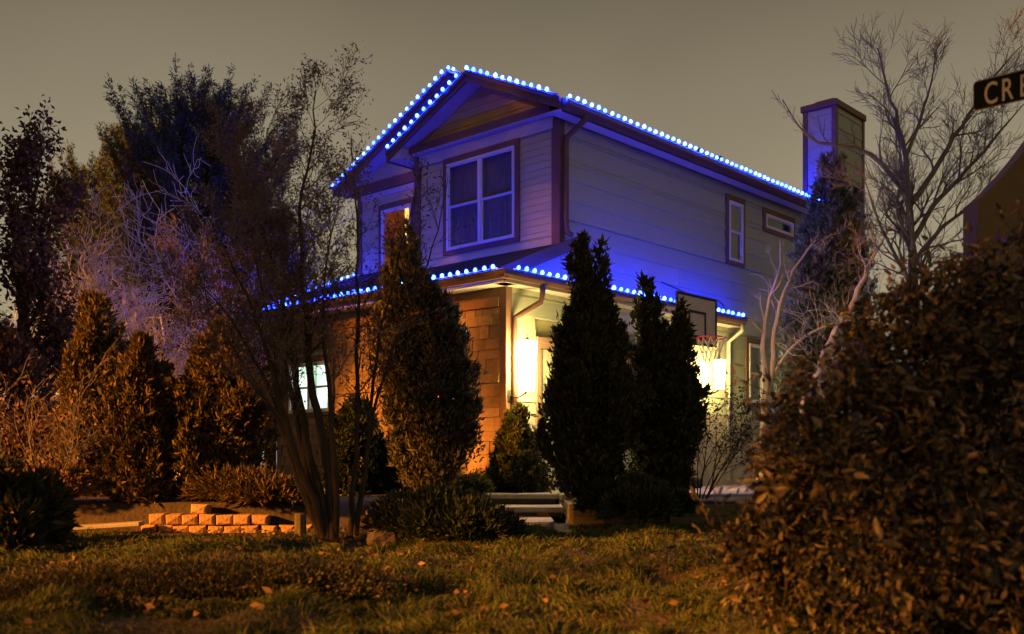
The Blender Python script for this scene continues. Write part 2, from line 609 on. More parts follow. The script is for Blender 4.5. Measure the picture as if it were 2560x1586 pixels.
def joints(segs, every):
    """butt joints: long boards are several lengths"""
    out = []
    for s0, s1, lo, hi in segs:
        L = s1 - s0
        if L > every * 1.3:
            j = s0 + L * R.uniform(0.3, 0.7)
            out += [(s0, j - 0.002, lo, hi), (j + 0.002, s1, lo, hi)]
        else:
            out.append((s0, s1, lo, hi))
    return out


def board_v(parent, a0, a1, lo, hi, t0=0.008, t1=0.026, mat='siding', plane=0.0):
    """lap board on a side wall (plane v = const, outside is -v)"""
    p = [(a0, plane - t1, lo), (a1, plane - t1, lo), (a1, plane + 0.11, lo), (a0, plane + 0.11, lo),
         (a0, plane - t0, hi - 0.001), (a1, plane - t0, hi - 0.001), (a1, plane + 0.11, hi - 0.001), (a0, plane + 0.11, hi - 0.001)]
    H(MB().hexa(p), 'siding_board', mat, parent)


def board_u(parent, a0, a1, lo, hi, t0=0.006, t1=0.02, mat='siding_f', plane=0.0):
    """lap board on a front wall (plane u = const, outside is -u)"""
    p = [(plane - t1, a1, lo), (plane - t1, a0, lo), (plane + 0.11, a0, lo), (plane + 0.11, a1, lo),
         (plane - t0, a1, hi - 0.001), (plane - t0, a0, hi - 0.001), (plane + 0.11, a0, hi - 0.001), (plane + 0.11, a1, hi - 0.001)]
    H(MB().hexa(p), 'siding_board', mat, parent)


# openings: (a0, a1, z0, z1) of the whole outer trim
W_FRONT = (0.77, 2.44, 4.10, 5.68)
W_TALL = (4.66, 5.32, 4.34, 5.60)
W_LONG = (6.02, 7.28, 5.16, 5.60)
W_LOW = (5.38, 6.08, 1.78, 3.06)
W_LEFT = (4.08, 5.08, 4.15, 5.53)
W_LIT = (3.86, 5.18, 1.50, 2.52)
G_DOOR = (-0.55, 2.05, 0.32, 2.50)

# side wall boards: wide lap siding above the foundation
for s in joints(cut_rows(0.02, 8.68, 3.41, 5.79, 0.305, [W_TALL, W_LONG]), 3.2):
    board_v(wall_side, *s)
for s in joints(cut_rows(-1.06, 8.68, 1.58, 3.405, 0.305, [W_LOW, G_DOOR]), 3.2):
    board_v(wall_side, *s)
for s in cut_rows(-1.06, 2.9, 0.50, 1.578, 0.305, [G_DOOR]):
    board_v(wall_side, *s)
# the small triangle of wall below the lower rake
H(MB().prism([(-1.06, 3.408), (0.018, 3.408), (0.018, 3.93), (-1.06, 3.47)], 1, -0.012, 0.10), 'wall_panel', 'siding')
H(MB().box(-1.04, 2.9, -0.03, 0.12, 0.31, 0.498), 'foundation', 'concrete')
H(MB().box(2.905, 8.69, -0.035, 0.12, 0.31, 1.576), 'foundation', 'concrete')

# front wall of the upper bay
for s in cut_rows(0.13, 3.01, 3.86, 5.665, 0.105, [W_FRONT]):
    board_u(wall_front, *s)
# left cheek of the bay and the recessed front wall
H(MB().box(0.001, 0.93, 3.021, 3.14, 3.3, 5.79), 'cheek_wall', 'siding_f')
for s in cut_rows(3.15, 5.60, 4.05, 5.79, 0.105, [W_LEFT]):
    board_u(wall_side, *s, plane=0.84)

# corner boards
tr = [MB().box(-0.034, 0.09, -0.034, 0.125, 3.90, 5.79), MB().box(-0.034, 0.08, 3.02, 3.16, 3.90, 5.79),
      MB().box(-1.185, -1.06, -0.034, 0.09, 0.33, 3.17), MB().box(0.80, 0.92, 5.60, 5.72, 3.9, 5.79),
      MB().box(-1.185, -1.06, 5.33, 5.47, 0.33, 3.17)]
for t in tr:
    H(t, 'corner_board', 'trim', bevel=0.004)

# lower front: shingle courses laid in uneven lengths, over the low wall
z = 0.34
row = 0
while z < 2.90:
    h = (0.20, 0.13, 0.16, 0.19, 0.14)[row % 5]
    v = 0.10 - R.random() * 0.2
    while v < 5.33:
        w = R.uniform(0.17, 0.36) if h < 0.18 else R.uniform(0.14, 0.26)
        a0, a1 = max(v, 0.095), min(v + w - 0.006, 5.325)
        zz = min(z + h - 0.004, 2.90)
        hit = a1 > W_LIT[0] and a0 < W_LIT[1] and zz > W_LIT[2] and z < W_LIT[3]
        if hit:
            if a0 < W_LIT[0] < a1 and W_LIT[0] - a0 > 0.03: a1 = W_LIT[0]
            elif a0 < W_LIT[1] < a1 and a1 - W_LIT[1] > 0.03: a0 = W_LIT[1]
            else: a1 = a0
        if a1 - a0 > 0.03:
            t1 = R.uniform(0.02, 0.045) + (0.02 if row % 5 == 4 else 0)
            t0 = t1 - 0.014
            pl = -1.15
            p = [(pl - t1, a1, z), (pl - t1, a0, z), (pl + 0.11, a0, z), (pl + 0.11, a1, z),
                 (pl - t0, a1, zz), (pl - t0, a0, zz), (pl + 0.11, a0, zz), (pl + 0.11, a1, zz)]
            H(MB().hexa(p), 'shingle', 'shingle', wall_low)
        v += w
    z += h
    row += 1
H(MB().box(-1.205, -1.04, 0.095, 5.325, 2.905, 3.03), 'frieze_board', surf('orange_brown_band', (0.30, 0.15, 0.085), (0.24, 0.12, 0.07), 6, 0.7, 0.1), bevel=0.004)
H(MB().box(-1.19, -1.04, 0.095, 5.325, 3.034, 3.165), 'frieze_board', 'trim', bevel=0.004)


# ---- roofs
PITCH = 0.4545
EZ = 5.82


def slope(u0, u1, va, za, vb, zb, th=0.075):
    return MB().prism([(va, za), (vb, zb), (vb, zb + th), (va, za + th)], 0, u0, u1)


def zr(v, c):
    return EZ + PITCH * (c + 0.3 - abs(v - c))


RT = 0.03
roof_main = H(slope(0.49, 9.0, -0.30, EZ + RT, 2.85, zr(2.85, 2.85) + RT).prism(
    [(2.85, zr(2.85, 2.85) + RT), (6.0, EZ + RT), (6.0, EZ + 0.075 + RT), (2.85, zr(2.85, 2.85) + 0.075 + RT)], 0, 0.49, 9.0), 'roof', 'asphalt')
c1 = 1.57
roof_bay = H(slope(-0.35, 0.488, -0.30, EZ + RT, c1, zr(c1, c1) + RT).prism(
    [(c1, zr(c1, c1) + RT), (3.44, EZ + RT), (3.44, EZ + 0.075 + RT), (c1, zr(c1, c1) + 0.075 + RT)], 0, -0.35, 0.80), 'roof', 'asphalt')


def rake(u, va, za, vb, zb, h0=-0.06, h1=0.10, th=0.03):
    return MB().prism([(va, za + h0), (vb, zb + h0), (vb, zb + h1), (va, za + h1)], 0, u - th, u - 0.002)


for c, u in ((c1, -0.35), (2.85, 0.49)):
    L = 2 * c + 0.3
    zt = zr(c, c) + RT
    for va, vb in ((-0.33, c - 0.0015), (L + 0.03, c + 0.0015)):
        if c == 2.85 and va < 0:
            continue
        za = EZ + RT - 0.0136
        a = (va, za, vb, zt) if va < vb else (va, za, vb, zt)
        H(rake(u, *a), 'rake_board', 'gutter', roof_bay if c == c1 else roof_main)
        H(MB().prism([(va, za + 0.04), (vb, zt + 0.04), (vb, zt + 0.107), (va, za + 0.107)], 0, u - 0.05, u - 0.031), 'rake_trim', 'gutter', roof_bay if c == c1 else roof_main)
H(rake(9.0 + 0.032, -0.33, EZ + RT - 0.0136, 2.8485, zr(2.85, 2.85) + RT), 'rake_board', 'gutter', roof_main)
# rake soffits (pale undersides of the gable overhangs)
for c, ua, ub, ws in ((c1, -0.352, -0.02, (0, 1)), (2.85, 0.488, 0.83, (1,))):
    zt = zr(c, c) + RT
    for w in ws:
        va = -0.30 if w == 0 else 2 * c + 0.30
        H(MB().prism([(va, EZ + RT - 0.022), (c, zt - 0.022), (c, zt - 0.004), (va, EZ + RT - 0.004)], 0, ua, ub), 'soffit', 'soffit')
# gable faces: boards
gz0 = 5.99
for c, u, lo in ((c1, -0.03, 0.0), (2.85, 0.815, 3.12)):
    z = gz0
    while z < zr(c, c) - 0.03:
        zt = min(z + 0.125, zr(c, c) - 0.012)
        half0 = (zr(c, c) - z) / PITCH
        half1 = max((zr(c, c) - zt) / PITCH, 0.005)
        a0, a1 = max(c - half0, lo), c + half0
        b0_, b1_ = max(c - half1, lo), c + half1
        if a1 - a0 > 0.1 and b1_ > b0_:
            p = [(u - 0.014, a1, z), (u - 0.014, a0, z), (u + 0.05, a0, z), (u + 0.05, a1, z), (u - 0.004, b1_, zt - 0.002), (u - 0.004, b0_, zt - 0.002), (u + 0.05, b0_, zt - 0.002), (u + 0.05, b1_, zt - 0.002)]
            H(MB().hexa(p), 'gable_board', 'gable' if c == c1 else 'siding_f')
        z += 0.125
# beam, soffit and frieze below the near gable
H(MB().box(-0.17, -0.02, 0.05, 3.36, 5.87, 5.995), 'gable_beam', 'trim', bevel=0.005)
H(MB().box(-0.165, -0.002, -0.02, 3.20, 5.855, 5.868), 'soffit', 'soffit')
H(MB().box(-0.046, 0.11, 0.092, 3.018, 5.668, 5.852), 'frieze_board', 'soffit', bevel=0.004)
H(MB().box(0.76, 0.85, 3.15, 5.75, 5.80, 5.99), 'frieze_board', 'trim', bevel=0.004)
H(MB().box(0.80, 0.86, 3.15, 5.60, 5.70, 5.798), 'frieze_board', 'soffit', bevel=0.004)
# boxed eave return left of the bay
H(MB().prism([(3.142, 5.79), (3.46, 5.79), (3.46, 5.84), (3.142, 6.0)], 0, -0.35, 0.79), 'eave_box', 'soffit')
H(MB().box(-0.35, 0.79, 3.462, 3.49, 5.77, 5.93), 'fascia', 'gutter')
# side eave: soffit, fascia, gutter
H(MB().box(-0.31, 8.98, -0.298, -0.028, 5.792, 5.806), 'soffit', 'soffit')
H(MB().box(-0.31, 8.98, -0.325, -0.302, 5.755, 5.95), 'fascia', 'gutter')
gutter_up = H(MB().prism([(-0.33, 5.77), (-0.41, 5.775), (-0.445, 5.83), (-0.445, 5.895), (-0.437, 5.895), (-0.437, 5.835), (-0.408, 5.785), (-0.33, 5.78)], 0, -0.34, 7.93), 'gutter', 'gutter')

# lower roof over the front, its rake, and the pent eave along the side
LP = 0.42


def zl(u):
    return 3.96 + LP * u


lowroof = MB().prism([(-1.5, zl(-1.5) - 0.10), (-0.002, zl(0) - 0.10), (-0.002, zl(0)), (-1.5, zl(-1.5))], 1, -0.10, 5.5)
lowroof.prism([(0.001, zl(0) - 0.10), (0.838, zl(0.838) - 0.10), (0.838, zl(0.838)), (0.001, zl(0))], 1, 3.165, 5.5)
roof_low = H(lowroof, 'roof', 'asphalt')
H(MB().prism([(-1.49, zl(-1.49) - 0.17), (0.27, zl(0.27) - 0.17), (0.27, zl(0.27) + 0.015), (-1.49, zl(-1.49) + 0.015)], 1, -0.14, -0.102), 'rake_board', 'gutter', roof_low)
H(MB().prism([(-1.49, zl(-1.49) - 0.06), (0.25, zl(0.25) - 0.06), (0.25, zl(0.25) + 0.02), (-1.49, zl(-1.49) + 0.02)], 1, -0.165, -0.142), 'rake_trim', 'gutter', roof_low)
H(MB().prism([(-1.49, zl(-1.49) - 0.17), (0.80, zl(0.80) - 0.17), (0.80, zl(0.80) + 0.015), (-1.49, zl(-1.49) + 0.015)], 1, 5.502, 5.54), 'rake_board', 'gutter', roof_low)
H(MB().box(-1.50, -1.19, -0.27, 5.5, 3.168, 3.182), 'soffit', 'soffit')
H(MB().box(-1.535, -1.503, -0.30, 5.53, 3.15, 3.335), 'fascia', 'soffit')
H(MB().prism([(-1.54, 3.19), (-1.60, 3.195), (-1.63, 3.24), (-1.63, 3.305), (-1.622, 3.305), (-1.622, 3.245), (-1.597, 3.205), (-1.54, 3.20)], 1, -0.40, 5.53), 'gutter', 'gutter')
pent = MB().prism([(-0.30, 3.26), (-0.013, 3.38), (-0.013, 3.42), (-0.30, 3.31)], 0, -1.50, 4.74)
roof_pent = H(pent, 'roof', 'asphalt')
H(MB().box(-1.50, 4.74, -0.298, -0.028, 3.168, 3.182), 'soffit', 'soffit')
H(MB().box(-1.503, 4.75, -0.325, -0.302, 3.15, 3.325), 'fascia', 'soffit')
H(MB().box(4.742, 4.765, -0.30, -0.028, 3.15, 3.37), 'fascia', 'gutter')
H(MB().prism([(-0.33, 3.19), (-0.39, 3.195), (-0.42, 3.24), (-0.42, 3.305), (-0.412, 3.305), (-0.412, 3.245), (-0.387, 3.205), (-0.33, 3.20)], 0, -1.62, 4.74), 'gutter', 'gutter')

# downspouts
H(MB().tube([(0.12, -0.39, 5.79), (0.12, -0.39, 5.72), (0.10, -0.20, 5.60), (0.07, -0.085, 5.52), (0.06, -0.085, 5.35), (0.06, -0.085, 4.25), (0.06, -0.10, 4.12), (0.09, -0.18, 4.06)], 0.042, 8), 'downspout', 'gutter', smooth=True)
H(MB().tube([(-0.80, -0.37, 3.20), (-0.80, -0.37, 3.08), (-0.80, -0.34, 2.96), (-0.98, -0.14, 2.80), (-1.06, -0.085, 2.74), (-1.06, -0.085, 2.60), (-1.06, -0.085, 0.45)], 0.04, 8), 'downspout', 'gutter', smooth=True)
H(MB().tube([(4.66, -0.36, 3.20), (4.66, -0.36, 3.08), (4.66, -0.085, 2.90), (4.66, -0.085, 0.40)], 0.038, 8), 'downspout', 'soffit', smooth=True)
# cable along the side wall
H(MB().tube([(2.6, -0.04, 3.72), (3.1, -0.045, 3.66), (3.5, -0.045, 3.60), (4.0, -0.045, 3.62), (4.40, -0.045, 3.62), (4.55, -0.045, 3.56), (4.58, -0.05, 3.40)], 0.009, 5), 'cable', 'black', smooth=True)
# roof vents
for uu, vv in ((5.5, 1.05), (6.1, 1.0)):
    zz = zr(vv, 2.85) + 0.1
    H(MB().lathe([(0.06, -0.1), (0.06, 0.22), (0.08, 0.23), (0.08, 0.28), (0.02, 0.30)], 8, (uu, vv, zz)), 'roof_vent', 'metal', roof_main)

# chimney
ch = H(MB().box(7.97, 9.27, -0.57, 0.10, 0.31, 7.98), 'chimney', 'siding')
for a0, a1, lo, hi in cut_rows(-0.50, 0.015, 5.95, 7.90, 0.305, []):
    p = [(7.95, a1, lo), (7.95, a0, lo), (7.99, a0, lo), (7.99, a1, lo), (7.963, a1, hi - .002), (7.963, a0, hi - .002), (7.99, a0, hi - .002), (7.99, a1, hi - .002)]
    H(MB().hexa(p), 'siding_board', 'siding', ch)
for a0, a1, lo, hi in cut_rows(8.03, 9.22, 2.0, 7.90, 0.305, []):
    board_v(ch, a0, a1, lo, hi, 0.004, 0.02, plane=-0.572)
for x0, y0 in ((7.93, -0.605), (9.20, -0.605), (7.93, 0.02)):
    H(MB().box(x0, x0 + 0.10, y0, y0 + 0.10, 0.31, 7.92), 'corner_board', 'trim', ch, bevel=0.004)
H(MB().box(7.90, 9.33, -0.63, 0.16, 7.921, 8.05), 'chimney_cap', 'trim', ch, bevel=0.01)
H(MB().box(8.05, 8.45, -0.50, -0.10, 8.051, 8.12), 'flue', 'metal', ch)


# ---- windows
def window(wall, plane, op, kind, name='window'):
    """wall 'u' (front) or 'v' (side); op = outer trim rectangle"""
    a0, a1, z0, z1 = op
    tw = 0.085
    def bx(m, A0, A1, Z0, Z1, d0, d1):
        # d: depth, negative is outside
        if wall == 'u':
            m.box(plane + d0, plane + d1, A0, A1, Z0, Z1)
        else:
            m.box(A0, A1, plane + d0, plane + d1, Z0, Z1)
        return m
    m = MB()
    bx(m, a0 - .004, a1 + .004, z1 - tw - 0.02, z1 + .004, -0.046, 0.10)
    bx(m, a0 - .004, a1 + .004, z0 - .004, z0 + tw * 0.8, -0.046, 0.10)
    bx(m, a0 - .004, a0 + tw, z0 + tw * 0.8, z1 - tw - 0.02, -0.044, 0.10)
    bx(m, a1 - tw, a1 + .004, z0 + tw * 0.8, z1 - tw - 0.02, -0.044, 0.10)
    w = H(m, name, 'trim')
    b0, b1, y0, y1 = a0 + tw, a1 - tw, z0 + tw * 0.8, z1 - tw - 0.02
    fw = 0.045
    m = MB()
    bx(m, b0, b1, y1 - fw, y1, -0.062, 0.05)
    bx(m, b0, b1, y0, y0 + fw, -0.062, 0.05)
    bx(m, b0, b0 + fw, y0 + fw, y1 - fw, -0.060, 0.05)
    bx(m, b1 - fw, b1, y0 + fw, y1 - fw, -0.060, 0.05)
    c = (b0 + b1) / 2
    lights = [(b0 + fw, b1 - fw)]
    if kind in ('double', 'lit'):
        bx(m, c - 0.035, c + 0.035, y0 + fw, y1 - fw, -0.058, 0.05)
        lights = [(b0 + fw, c - 0.035), (c + 0.035, b1 - fw)]
    H(m, 'frame', 'white', w, bevel=0.004)
    zm = (y0 + y1) / 2
    for l0, l1 in lights:
        if kind == 'long':
            parts = [(y0 + fw, y1 - fw, -0.018)]
        else:
            parts = [(y0 + fw, zm, -0.012), (zm, y1 - fw, -0.03)]
        for q0, q1, d in parts:
            s = MB()
            sw = 0.018
            bx(s, l0, l1, q1 - sw, q1, d - 0.012, d + 0.012)
            bx(s, l0, l1, q0, q0 + sw, d - 0.012, d + 0.012)
            bx(s, l0, l0 + sw, q0 + sw, q1 - sw, d - 0.012, d + 0.012)
            bx(s, l1 - sw, l1, q0 + sw, q1 - sw, d - 0.012, d + 0.012)
            H(s, 'sash', 'white', w)
            H(bx(MB(), l0 + sw, l1 - sw, q0 + sw, q1 - sw, d - 0.003, d + 0.003), 'pane', 'glass', w)
        if kind in ('double', 'tall'):
            # curtain of folded cloth behind the glass
            n = 26
            pv = []
            for k in range(n + 1):
                a = l0 + (l1 - l0) * k / n
                d = 0.045 + 0.022 * math.sin(k * 1.35) * (0.5 + 0.5 * math.sin(k * .37 + l0 * 5))
                for zz in (y0, y1):
                    pv.append((plane + d, a, zz) if wall == 'u' else (a, plane + d, zz))
            H(MB().add(pv, [(2 * k, 2 * k + 2, 2 * k + 3, 2 * k + 1) for k in range(n)]), 'curtain', 'curtain', w, smooth=True)
        elif kind == 'lit':
            H(bx(MB(), l0, l1, y0 + 0.02, y1 - 0.02, 0.115, 0.09), 'lit_blind', LITWIN, w)
        elif kind == 'orange':
            k = l0 + (l1 - l0) * 0.38
            H(bx(MB(), l0, k, y0 + 0.02, y1 - 0.02, 0.115, 0.09), 'lit_blind', ORWIN, w)
            n = 14
            pv = []
            for q in range(n + 1):
                a = k + (l1 - k) * q / n
                d = 0.07 + 0.015 * math.sin(q * 1.7)
                for zz in (y0, y1):
                    pv.append((plane + d, a, zz))
            H(MB().add(pv, [(2 * q, 2 * q + 2, 2 * q + 3, 2 * q + 1) for q in range(n)]), 'curtain', REDCUR, w, smooth=True)
        else:
            H(bx(MB(), l0, l1, y0, y1, 0.08, 0.085), 'dark_room_sheet', 'interior', w)  # dark sheet stands for the unlit room behind the glass
    return w


window('u', 0.0, W_FRONT, 'double')
window('v', 0.0, W_TALL, 'tall')
window('v', 0.0, W_LONG, 'long')
window('v', 0.0, W_LOW, 'tall')
window('u', 0.84, W_LEFT, 'orange')
window('u', -1.15, W_LIT, 'lit')

# garage door in the side wall, with casing
gd = MB()
g0, g1 = G_DOOR[0], G_DOOR[1]
gd.box(g0, g1, -0.055, 0.10, 2.36, 2.52)
gd.box(g0 - 0.03, g1 + 0.03, -0.085, -0.056, 2.44, 2.52)
gd.box(g0, g0 + 0.10, -0.05, 0.10, 0.33, 2.359)
gd.box(g1 - 0.10, g1, -0.05, 0.10, 0.33, 2.359)
gdo = H(gd, 'garage_door', surf('door_casing', (0.30, 0.18, 0.14), (0.24, 0.15, 0.12), 6, 0.6, 0.1), bevel=0.004)
for k in range(4):
    zz = 0.33 + k * 0.508
    for j in range(4):
        aa = g0 + 0.10 + j * (g1 - g0 - 0.2) / 4
        bb = aa + (g1 - g0 - 0.2) / 4 - 0.004
        s = MB().box(aa, bb, 0.0, 0.06, zz, zz + 0.504)
        s.box(aa + 0.07, bb - 0.07, -0.012, -0.0005, zz + 0.09, zz + 0.414)
        H(s, 'door_panel', 'siding', gdo, bevel=0.004)

# ------------------------------------------------------------------ strings of blue bulbs
bulb_me = None


def bulb_mesh():
    global bulb_me
    if bulb_me is None:
        m = MB().lathe([(0.011, 0.0), (0.024, 0.010), (0.0285, 0.027), (0.021, 0.047), (0.006, 0.060)], 6)
        o = m.build('bulb', BLUE, None, smooth=True)
        bulb_me = o.data
        bpy.data.objects.remove(o)
    return bulb_me


sock_me = None


def light_string(pts, label, step=0.165, skip=(), start=0.05, end=0.05, back=(0.036, 0.0)):
    """pts: polyline in house coordinates"""
    global sock_me
    st = empty('light_string', hw(*pts[0]), HROT)
    tag(st, label, 'string lights', 'blue bulb strings along the eaves')
    base = Vector(pts[0])
    loc = [Vector(p) - base for p in pts]
    st_cord = MB().tube([p - Vector((0, 0, 0.004)) for p in loc], 0.008, 5)
    st_cord.build('cord', M['black'], st)
    # pale strip added behind the bulbs to catch their blue as a halo
    bk = Vector((back[0], back[1], 0))
    for a, b in zip(loc, loc[1:]):
        lo, hi, th = Vector((0, 0, -0.045)), Vector((0, 0, 0.022)), bk * 0.22
        MB().hexa([a + bk + lo, b + bk + lo, b + bk + th + lo, a + bk + th + lo, a + bk + hi, b + bk + hi, b + bk + th + hi, a + bk + th + hi]).build('halo_strip', M['white'], st)
    total = sum((b - a).length for a, b in zip(loc, loc[1:]))
    d = start
    k = 0
    while d < total - end:
        q = d
        for a, b in zip(loc, loc[1:]):
            L = (b - a).length
            if q <= L:
                p = a + (b - a) * (q / L)
                break
            q -= L
        if k not in skip:
            o = bpy.data.objects.new('bulb', bulb_mesh())
            COL.objects.link(o)
            o.parent = st
            o.location = p + Vector((R.uniform(-.004, .004), R.uniform(-.004, .004), 0.006))
            o.rotation_euler = (R.uniform(-.25, .25), R.uniform(-.25, .25), 0)
            s = R.uniform(0.93, 1.07)
            o.scale = (s, s, s)
        d += step * R.uniform(0.96, 1.04)
        k += 1
    return st


def roofp(u, v, c, dz=0.215):
    return (u, v, EZ + RT + PITCH * (c + 0.3 - abs(v - c)) + dz)


light_string([roofp(-0.41, 3.46, c1, 0.122), roofp(-0.41, c1 + 0.06, c1, 0.122)], 'blue bulb string on the left slope of the nearer gable')
light_string([roofp(-0.41, c1, c1, 0.122), roofp(-0.41, -0.30, c1, 0.122)], 'blue bulb string on the right slope of the nearer gable')
light_string([roofp(0.43, 6.04, 2.85, 0.122), roofp(0.43, 2.85, 2.85, 0.122), roofp(0.43, 2.55, 2.85, 0.122)], 'long blue bulb string on the sloping edge of the farther gable')
light_string([(-0.34, -0.445, 5.915), (7.90, -0.445, 5.915)], 'long blue bulb string along the upper side gutter up to the chimney', back=(0.0, 0.036))
light_string([(7.52, -0.40, 5.96), (7.52, 0.35, 6.24)], 'short blue bulb string added to light the chimney front', step=0.11, start=0.03, end=0.0, back=(-0.036, 0.0))  # unseen bulbs, added to throw blue light up the chimney
light_string([(-1.57, -0.20, 3.335), (-1.57, 5.48, 3.335)], 'blue bulb string along the lower front gutter behind the bare tree')
light_string([(-1.42, -0.43, 3.315), (4.78, -0.43, 3.315)], 'blue bulb string along the low side eave above the garage door', back=(0.0, 0.036))
light_string([(-1.40, 5.55, zl(-1.40) + 0.03), (0.70, 5.55, zl(0.70) + 0.03)], 'short blue bulb string at the far left end of the lower roof', back=(0.0, -0.036))  # lower bulbs are real, the upper run is added to brighten the bare shrub


# ------------------------------------------------------------------ wall lanterns
def lantern(u, v, z0, w, h, mat, label):
    t = empty('wall_lantern', hw(u, v, z0), HROT)
    tag(t, label, 'lantern', 'lit wall lanterns')
    r = w / 2
    MB().prism([(-r * 0.42, -r * 0.42), (r * 0.42, -r * 0.42), (r * 0.42, r * 0.42), (-r * 0.42, r * 0.42)], 2, 0.0, 0.02).build('base', M['metal'], t)
    g = MB()
    b, tp = r * 0.68, r * 0.95
    g.hexa([(-b, -b, 0.021), (b, -b, 0.021), (b, b, 0.021), (-b, b, 0.021), (-tp, -tp, h), (tp, -tp, h), (tp, tp, h), (-tp, tp, h)])
    g.build('glass_shade', mat, t)
    for sx in (-1, 1):
        for sy in (-1, 1):
            MB().tube([(sx * b * 1.02, sy * b * 1.02, 0.01), (sx * tp * 1.02, sy * tp * 1.02, h)], 0.007, 5).build('corner_bar', M['metal'], t)
    MB().lathe([(tp * 0.34, h + 0.001), (tp * 0.30, h + 0.03), (tp * 0.12, h + 0.06)], 8).build('cap', M['metal'], t)
    MB().lathe([(0.012, h + 0.061), (0.02, h + 0.075), (0.006, h + 0.10)], 8).build('finial', M['metal'], t)
    d = -v - 0.03
    m = MB().tube([(0, 0.02, -0.005), (0, d * 0.55, -0.07), (0, d, -0.03)], 0.012, 6)
    m.box(-0.05, 0.05, d - 0.02, d + 0.004, -0.12, 0.05)
    m.build('bracket', M['metal'], t)
    return t


lantern(-1.11, -0.36, 1.68, 0.21, 0.70, WARM, 'tall bright wall lantern beside the shingled corner')
lantern(3.90, -0.36, 1.98, 0.16, 0.52, WARM2, 'smaller bright wall lantern below the basketball hoop')

# ------------------------------------------------------------------ basketball hoop
hp = empty('basketball_hoop', hw(2.12, -0.75, 0.315), HROT)
tag(hp, 'basketball hoop with pale backboard and red rim beside the house', 'basketball hoop')
RZ = 2.33
bb = MB().box(-0.54, 0.54, -0.28, -0.25, RZ - 0.05, RZ + 0.66)
bb.build('backboard', M['board'], hp, bevel=0.01)
m = MB()
for a in ((-0.565, 0.565, RZ + 0.645, RZ + 0.69), (-0.565, 0.565, RZ - 0.09, RZ - 0.045)):
    m.box(a[0], a[1], -0.295, -0.24, a[2], a[3])
for sx in (-1, 1):
    m.box(*sorted((sx * 0.535, sx * 0.575)), -0.294, -0.241, RZ - 0.045, RZ + 0.645)
m.build('backboard_rim', M['black'], hp, bevel=0.012)
m = MB()
m.box(-0.25, 0.25, -0.288, -0.2805, RZ + 0.40, RZ + 0.44)
m.box(-0.25, 0.25, -0.288, -0.2805, RZ + 0.02, RZ + 0.06)
m.box(-0.25, -0.21, -0.288, -0.2805, RZ + 0.06, RZ + 0.40)
m.box(0.21, 0.25, -0.288, -0.2805, RZ + 0.06, RZ + 0.40)
m.build('target_square', M['black'], hp)
ring = [(0.23 * math.cos(a), -0.53 + 0.23 * math.sin(a), RZ) for a in np.linspace(0, 2 * math.pi, 25)]
m = MB().tube(ring, 0.011, 6)
m.box(-0.06, 0.06, -0.31, -0.281, RZ - 0.07, RZ + 0.02)
rim = m.build('rim', M['red'], hp)
m = MB()
for k in range(12):
    a = 2 * math.pi * k / 12
    for s in (1, -1):
        pts = []
        for j in range(6):
            q = j / 5
            rr = 0.23 - 0.11 * math.sin(q * 1.5)
            b = a + s * q * math.pi / 6 * 1.5
            pts.append((rr * math.cos(b), -0.53 + rr * math.sin(b), RZ - 0.01 - 0.36 * q))
        m.tube(pts, 0.006, 4, cap=False)
m.build('net', M['net'], hp)
m = MB().tube([(0, 0.20, 0), (0, 0.20, 2.2), (0, 0.05, 2.5), (0, -0.24, 2.62)], 0.045, 8)
m.build('pole', M['black'], hp)
m = MB().prism([(-0.4, -0.15), (0.4, -0.15), (0.35, 0.6), (-0.35, 0.6)], 2, 0.0, 0.16)
m.build('base', M['black'], hp, bevel=0.03)

# ------------------------------------------------------------------ steps, walls, stones
sp = empty('garden_steps', (0.2, 11.8, 0.0))
tag(sp, 'three wide pale concrete steps rising to the patio', 'steps')


def slab(pts, z0, z1, name, mat, parent, bevel=0.012):
    return MB().prism(pts, 2, z0, z1).build(name, mat, parent, bevel)


def rel(pts, o):
    return [(x - o.location.x, y - o.location.y) for x, y in pts]


slab(rel([(-0.15, 10.98), (0.40, 10.94), (0.47, 11.25), (0.47, 12.28), (-0.22, 12.30)], sp), -0.08, 0.070, 'tread', M['concrete'], sp)
slab(rel([(-0.46, 12.16), (0.62, 12.10), (0.64, 13.08), (-0.48, 13.10)], sp), 0.118, 0.182, 'tread', M['concrete'], sp)
slab(rel([(-0.36, 12.24), (0.60, 12.19), (0.60, 12.60), (-0.36, 12.60)], sp), 0.0705, 0.1175, 'riser', M['timber'], sp)
slab(rel([(-0.92, 12.98), (0.58, 12.92), (0.60, 13.6), (-0.92, 13.6)], sp), 0.252, 0.318, 'tread', M['concrete'], sp)
slab(rel([(-0.80, 13.06), (0.56, 13.01), (0.56, 13.4), (-0.80, 13.4)], sp), 0.1825, 0.2515, 'riser', M['timber'], sp)
for a in (-0.34, 0.30):
    slab(rel([(a, 12.12 + 0.05), (a + 0.14, 12.11 + 0.05), (a + 0.14, 12.185), (a, 12.195)], sp), 0.0705, 0.1170, 'support_block', M['block'], sp, 0.004)

tw = empty('timber_edging', (1.2, 11.5, 0))
tag(tw, 'dark timber edging right of the steps, half hidden by a low shrub', 'edging')
for k, (a, b, z0) in enumerate(((0.68, 1.75, 0.0), (0.68, 1.30, 0.13), (1.32, 2.9, 0.13), (1.77, 2.9, 0.0))):
    MB().prism([(a - 1.2, -0.08), (b - 0.012 - 1.2, -0.02), (b - 0.012 - 1.2, 0.10), (a - 1.2, 0.04)], 2, z0 - 0.02, z0 + 0.107).build('beam', M['timber'], tw, bevel=0.008)

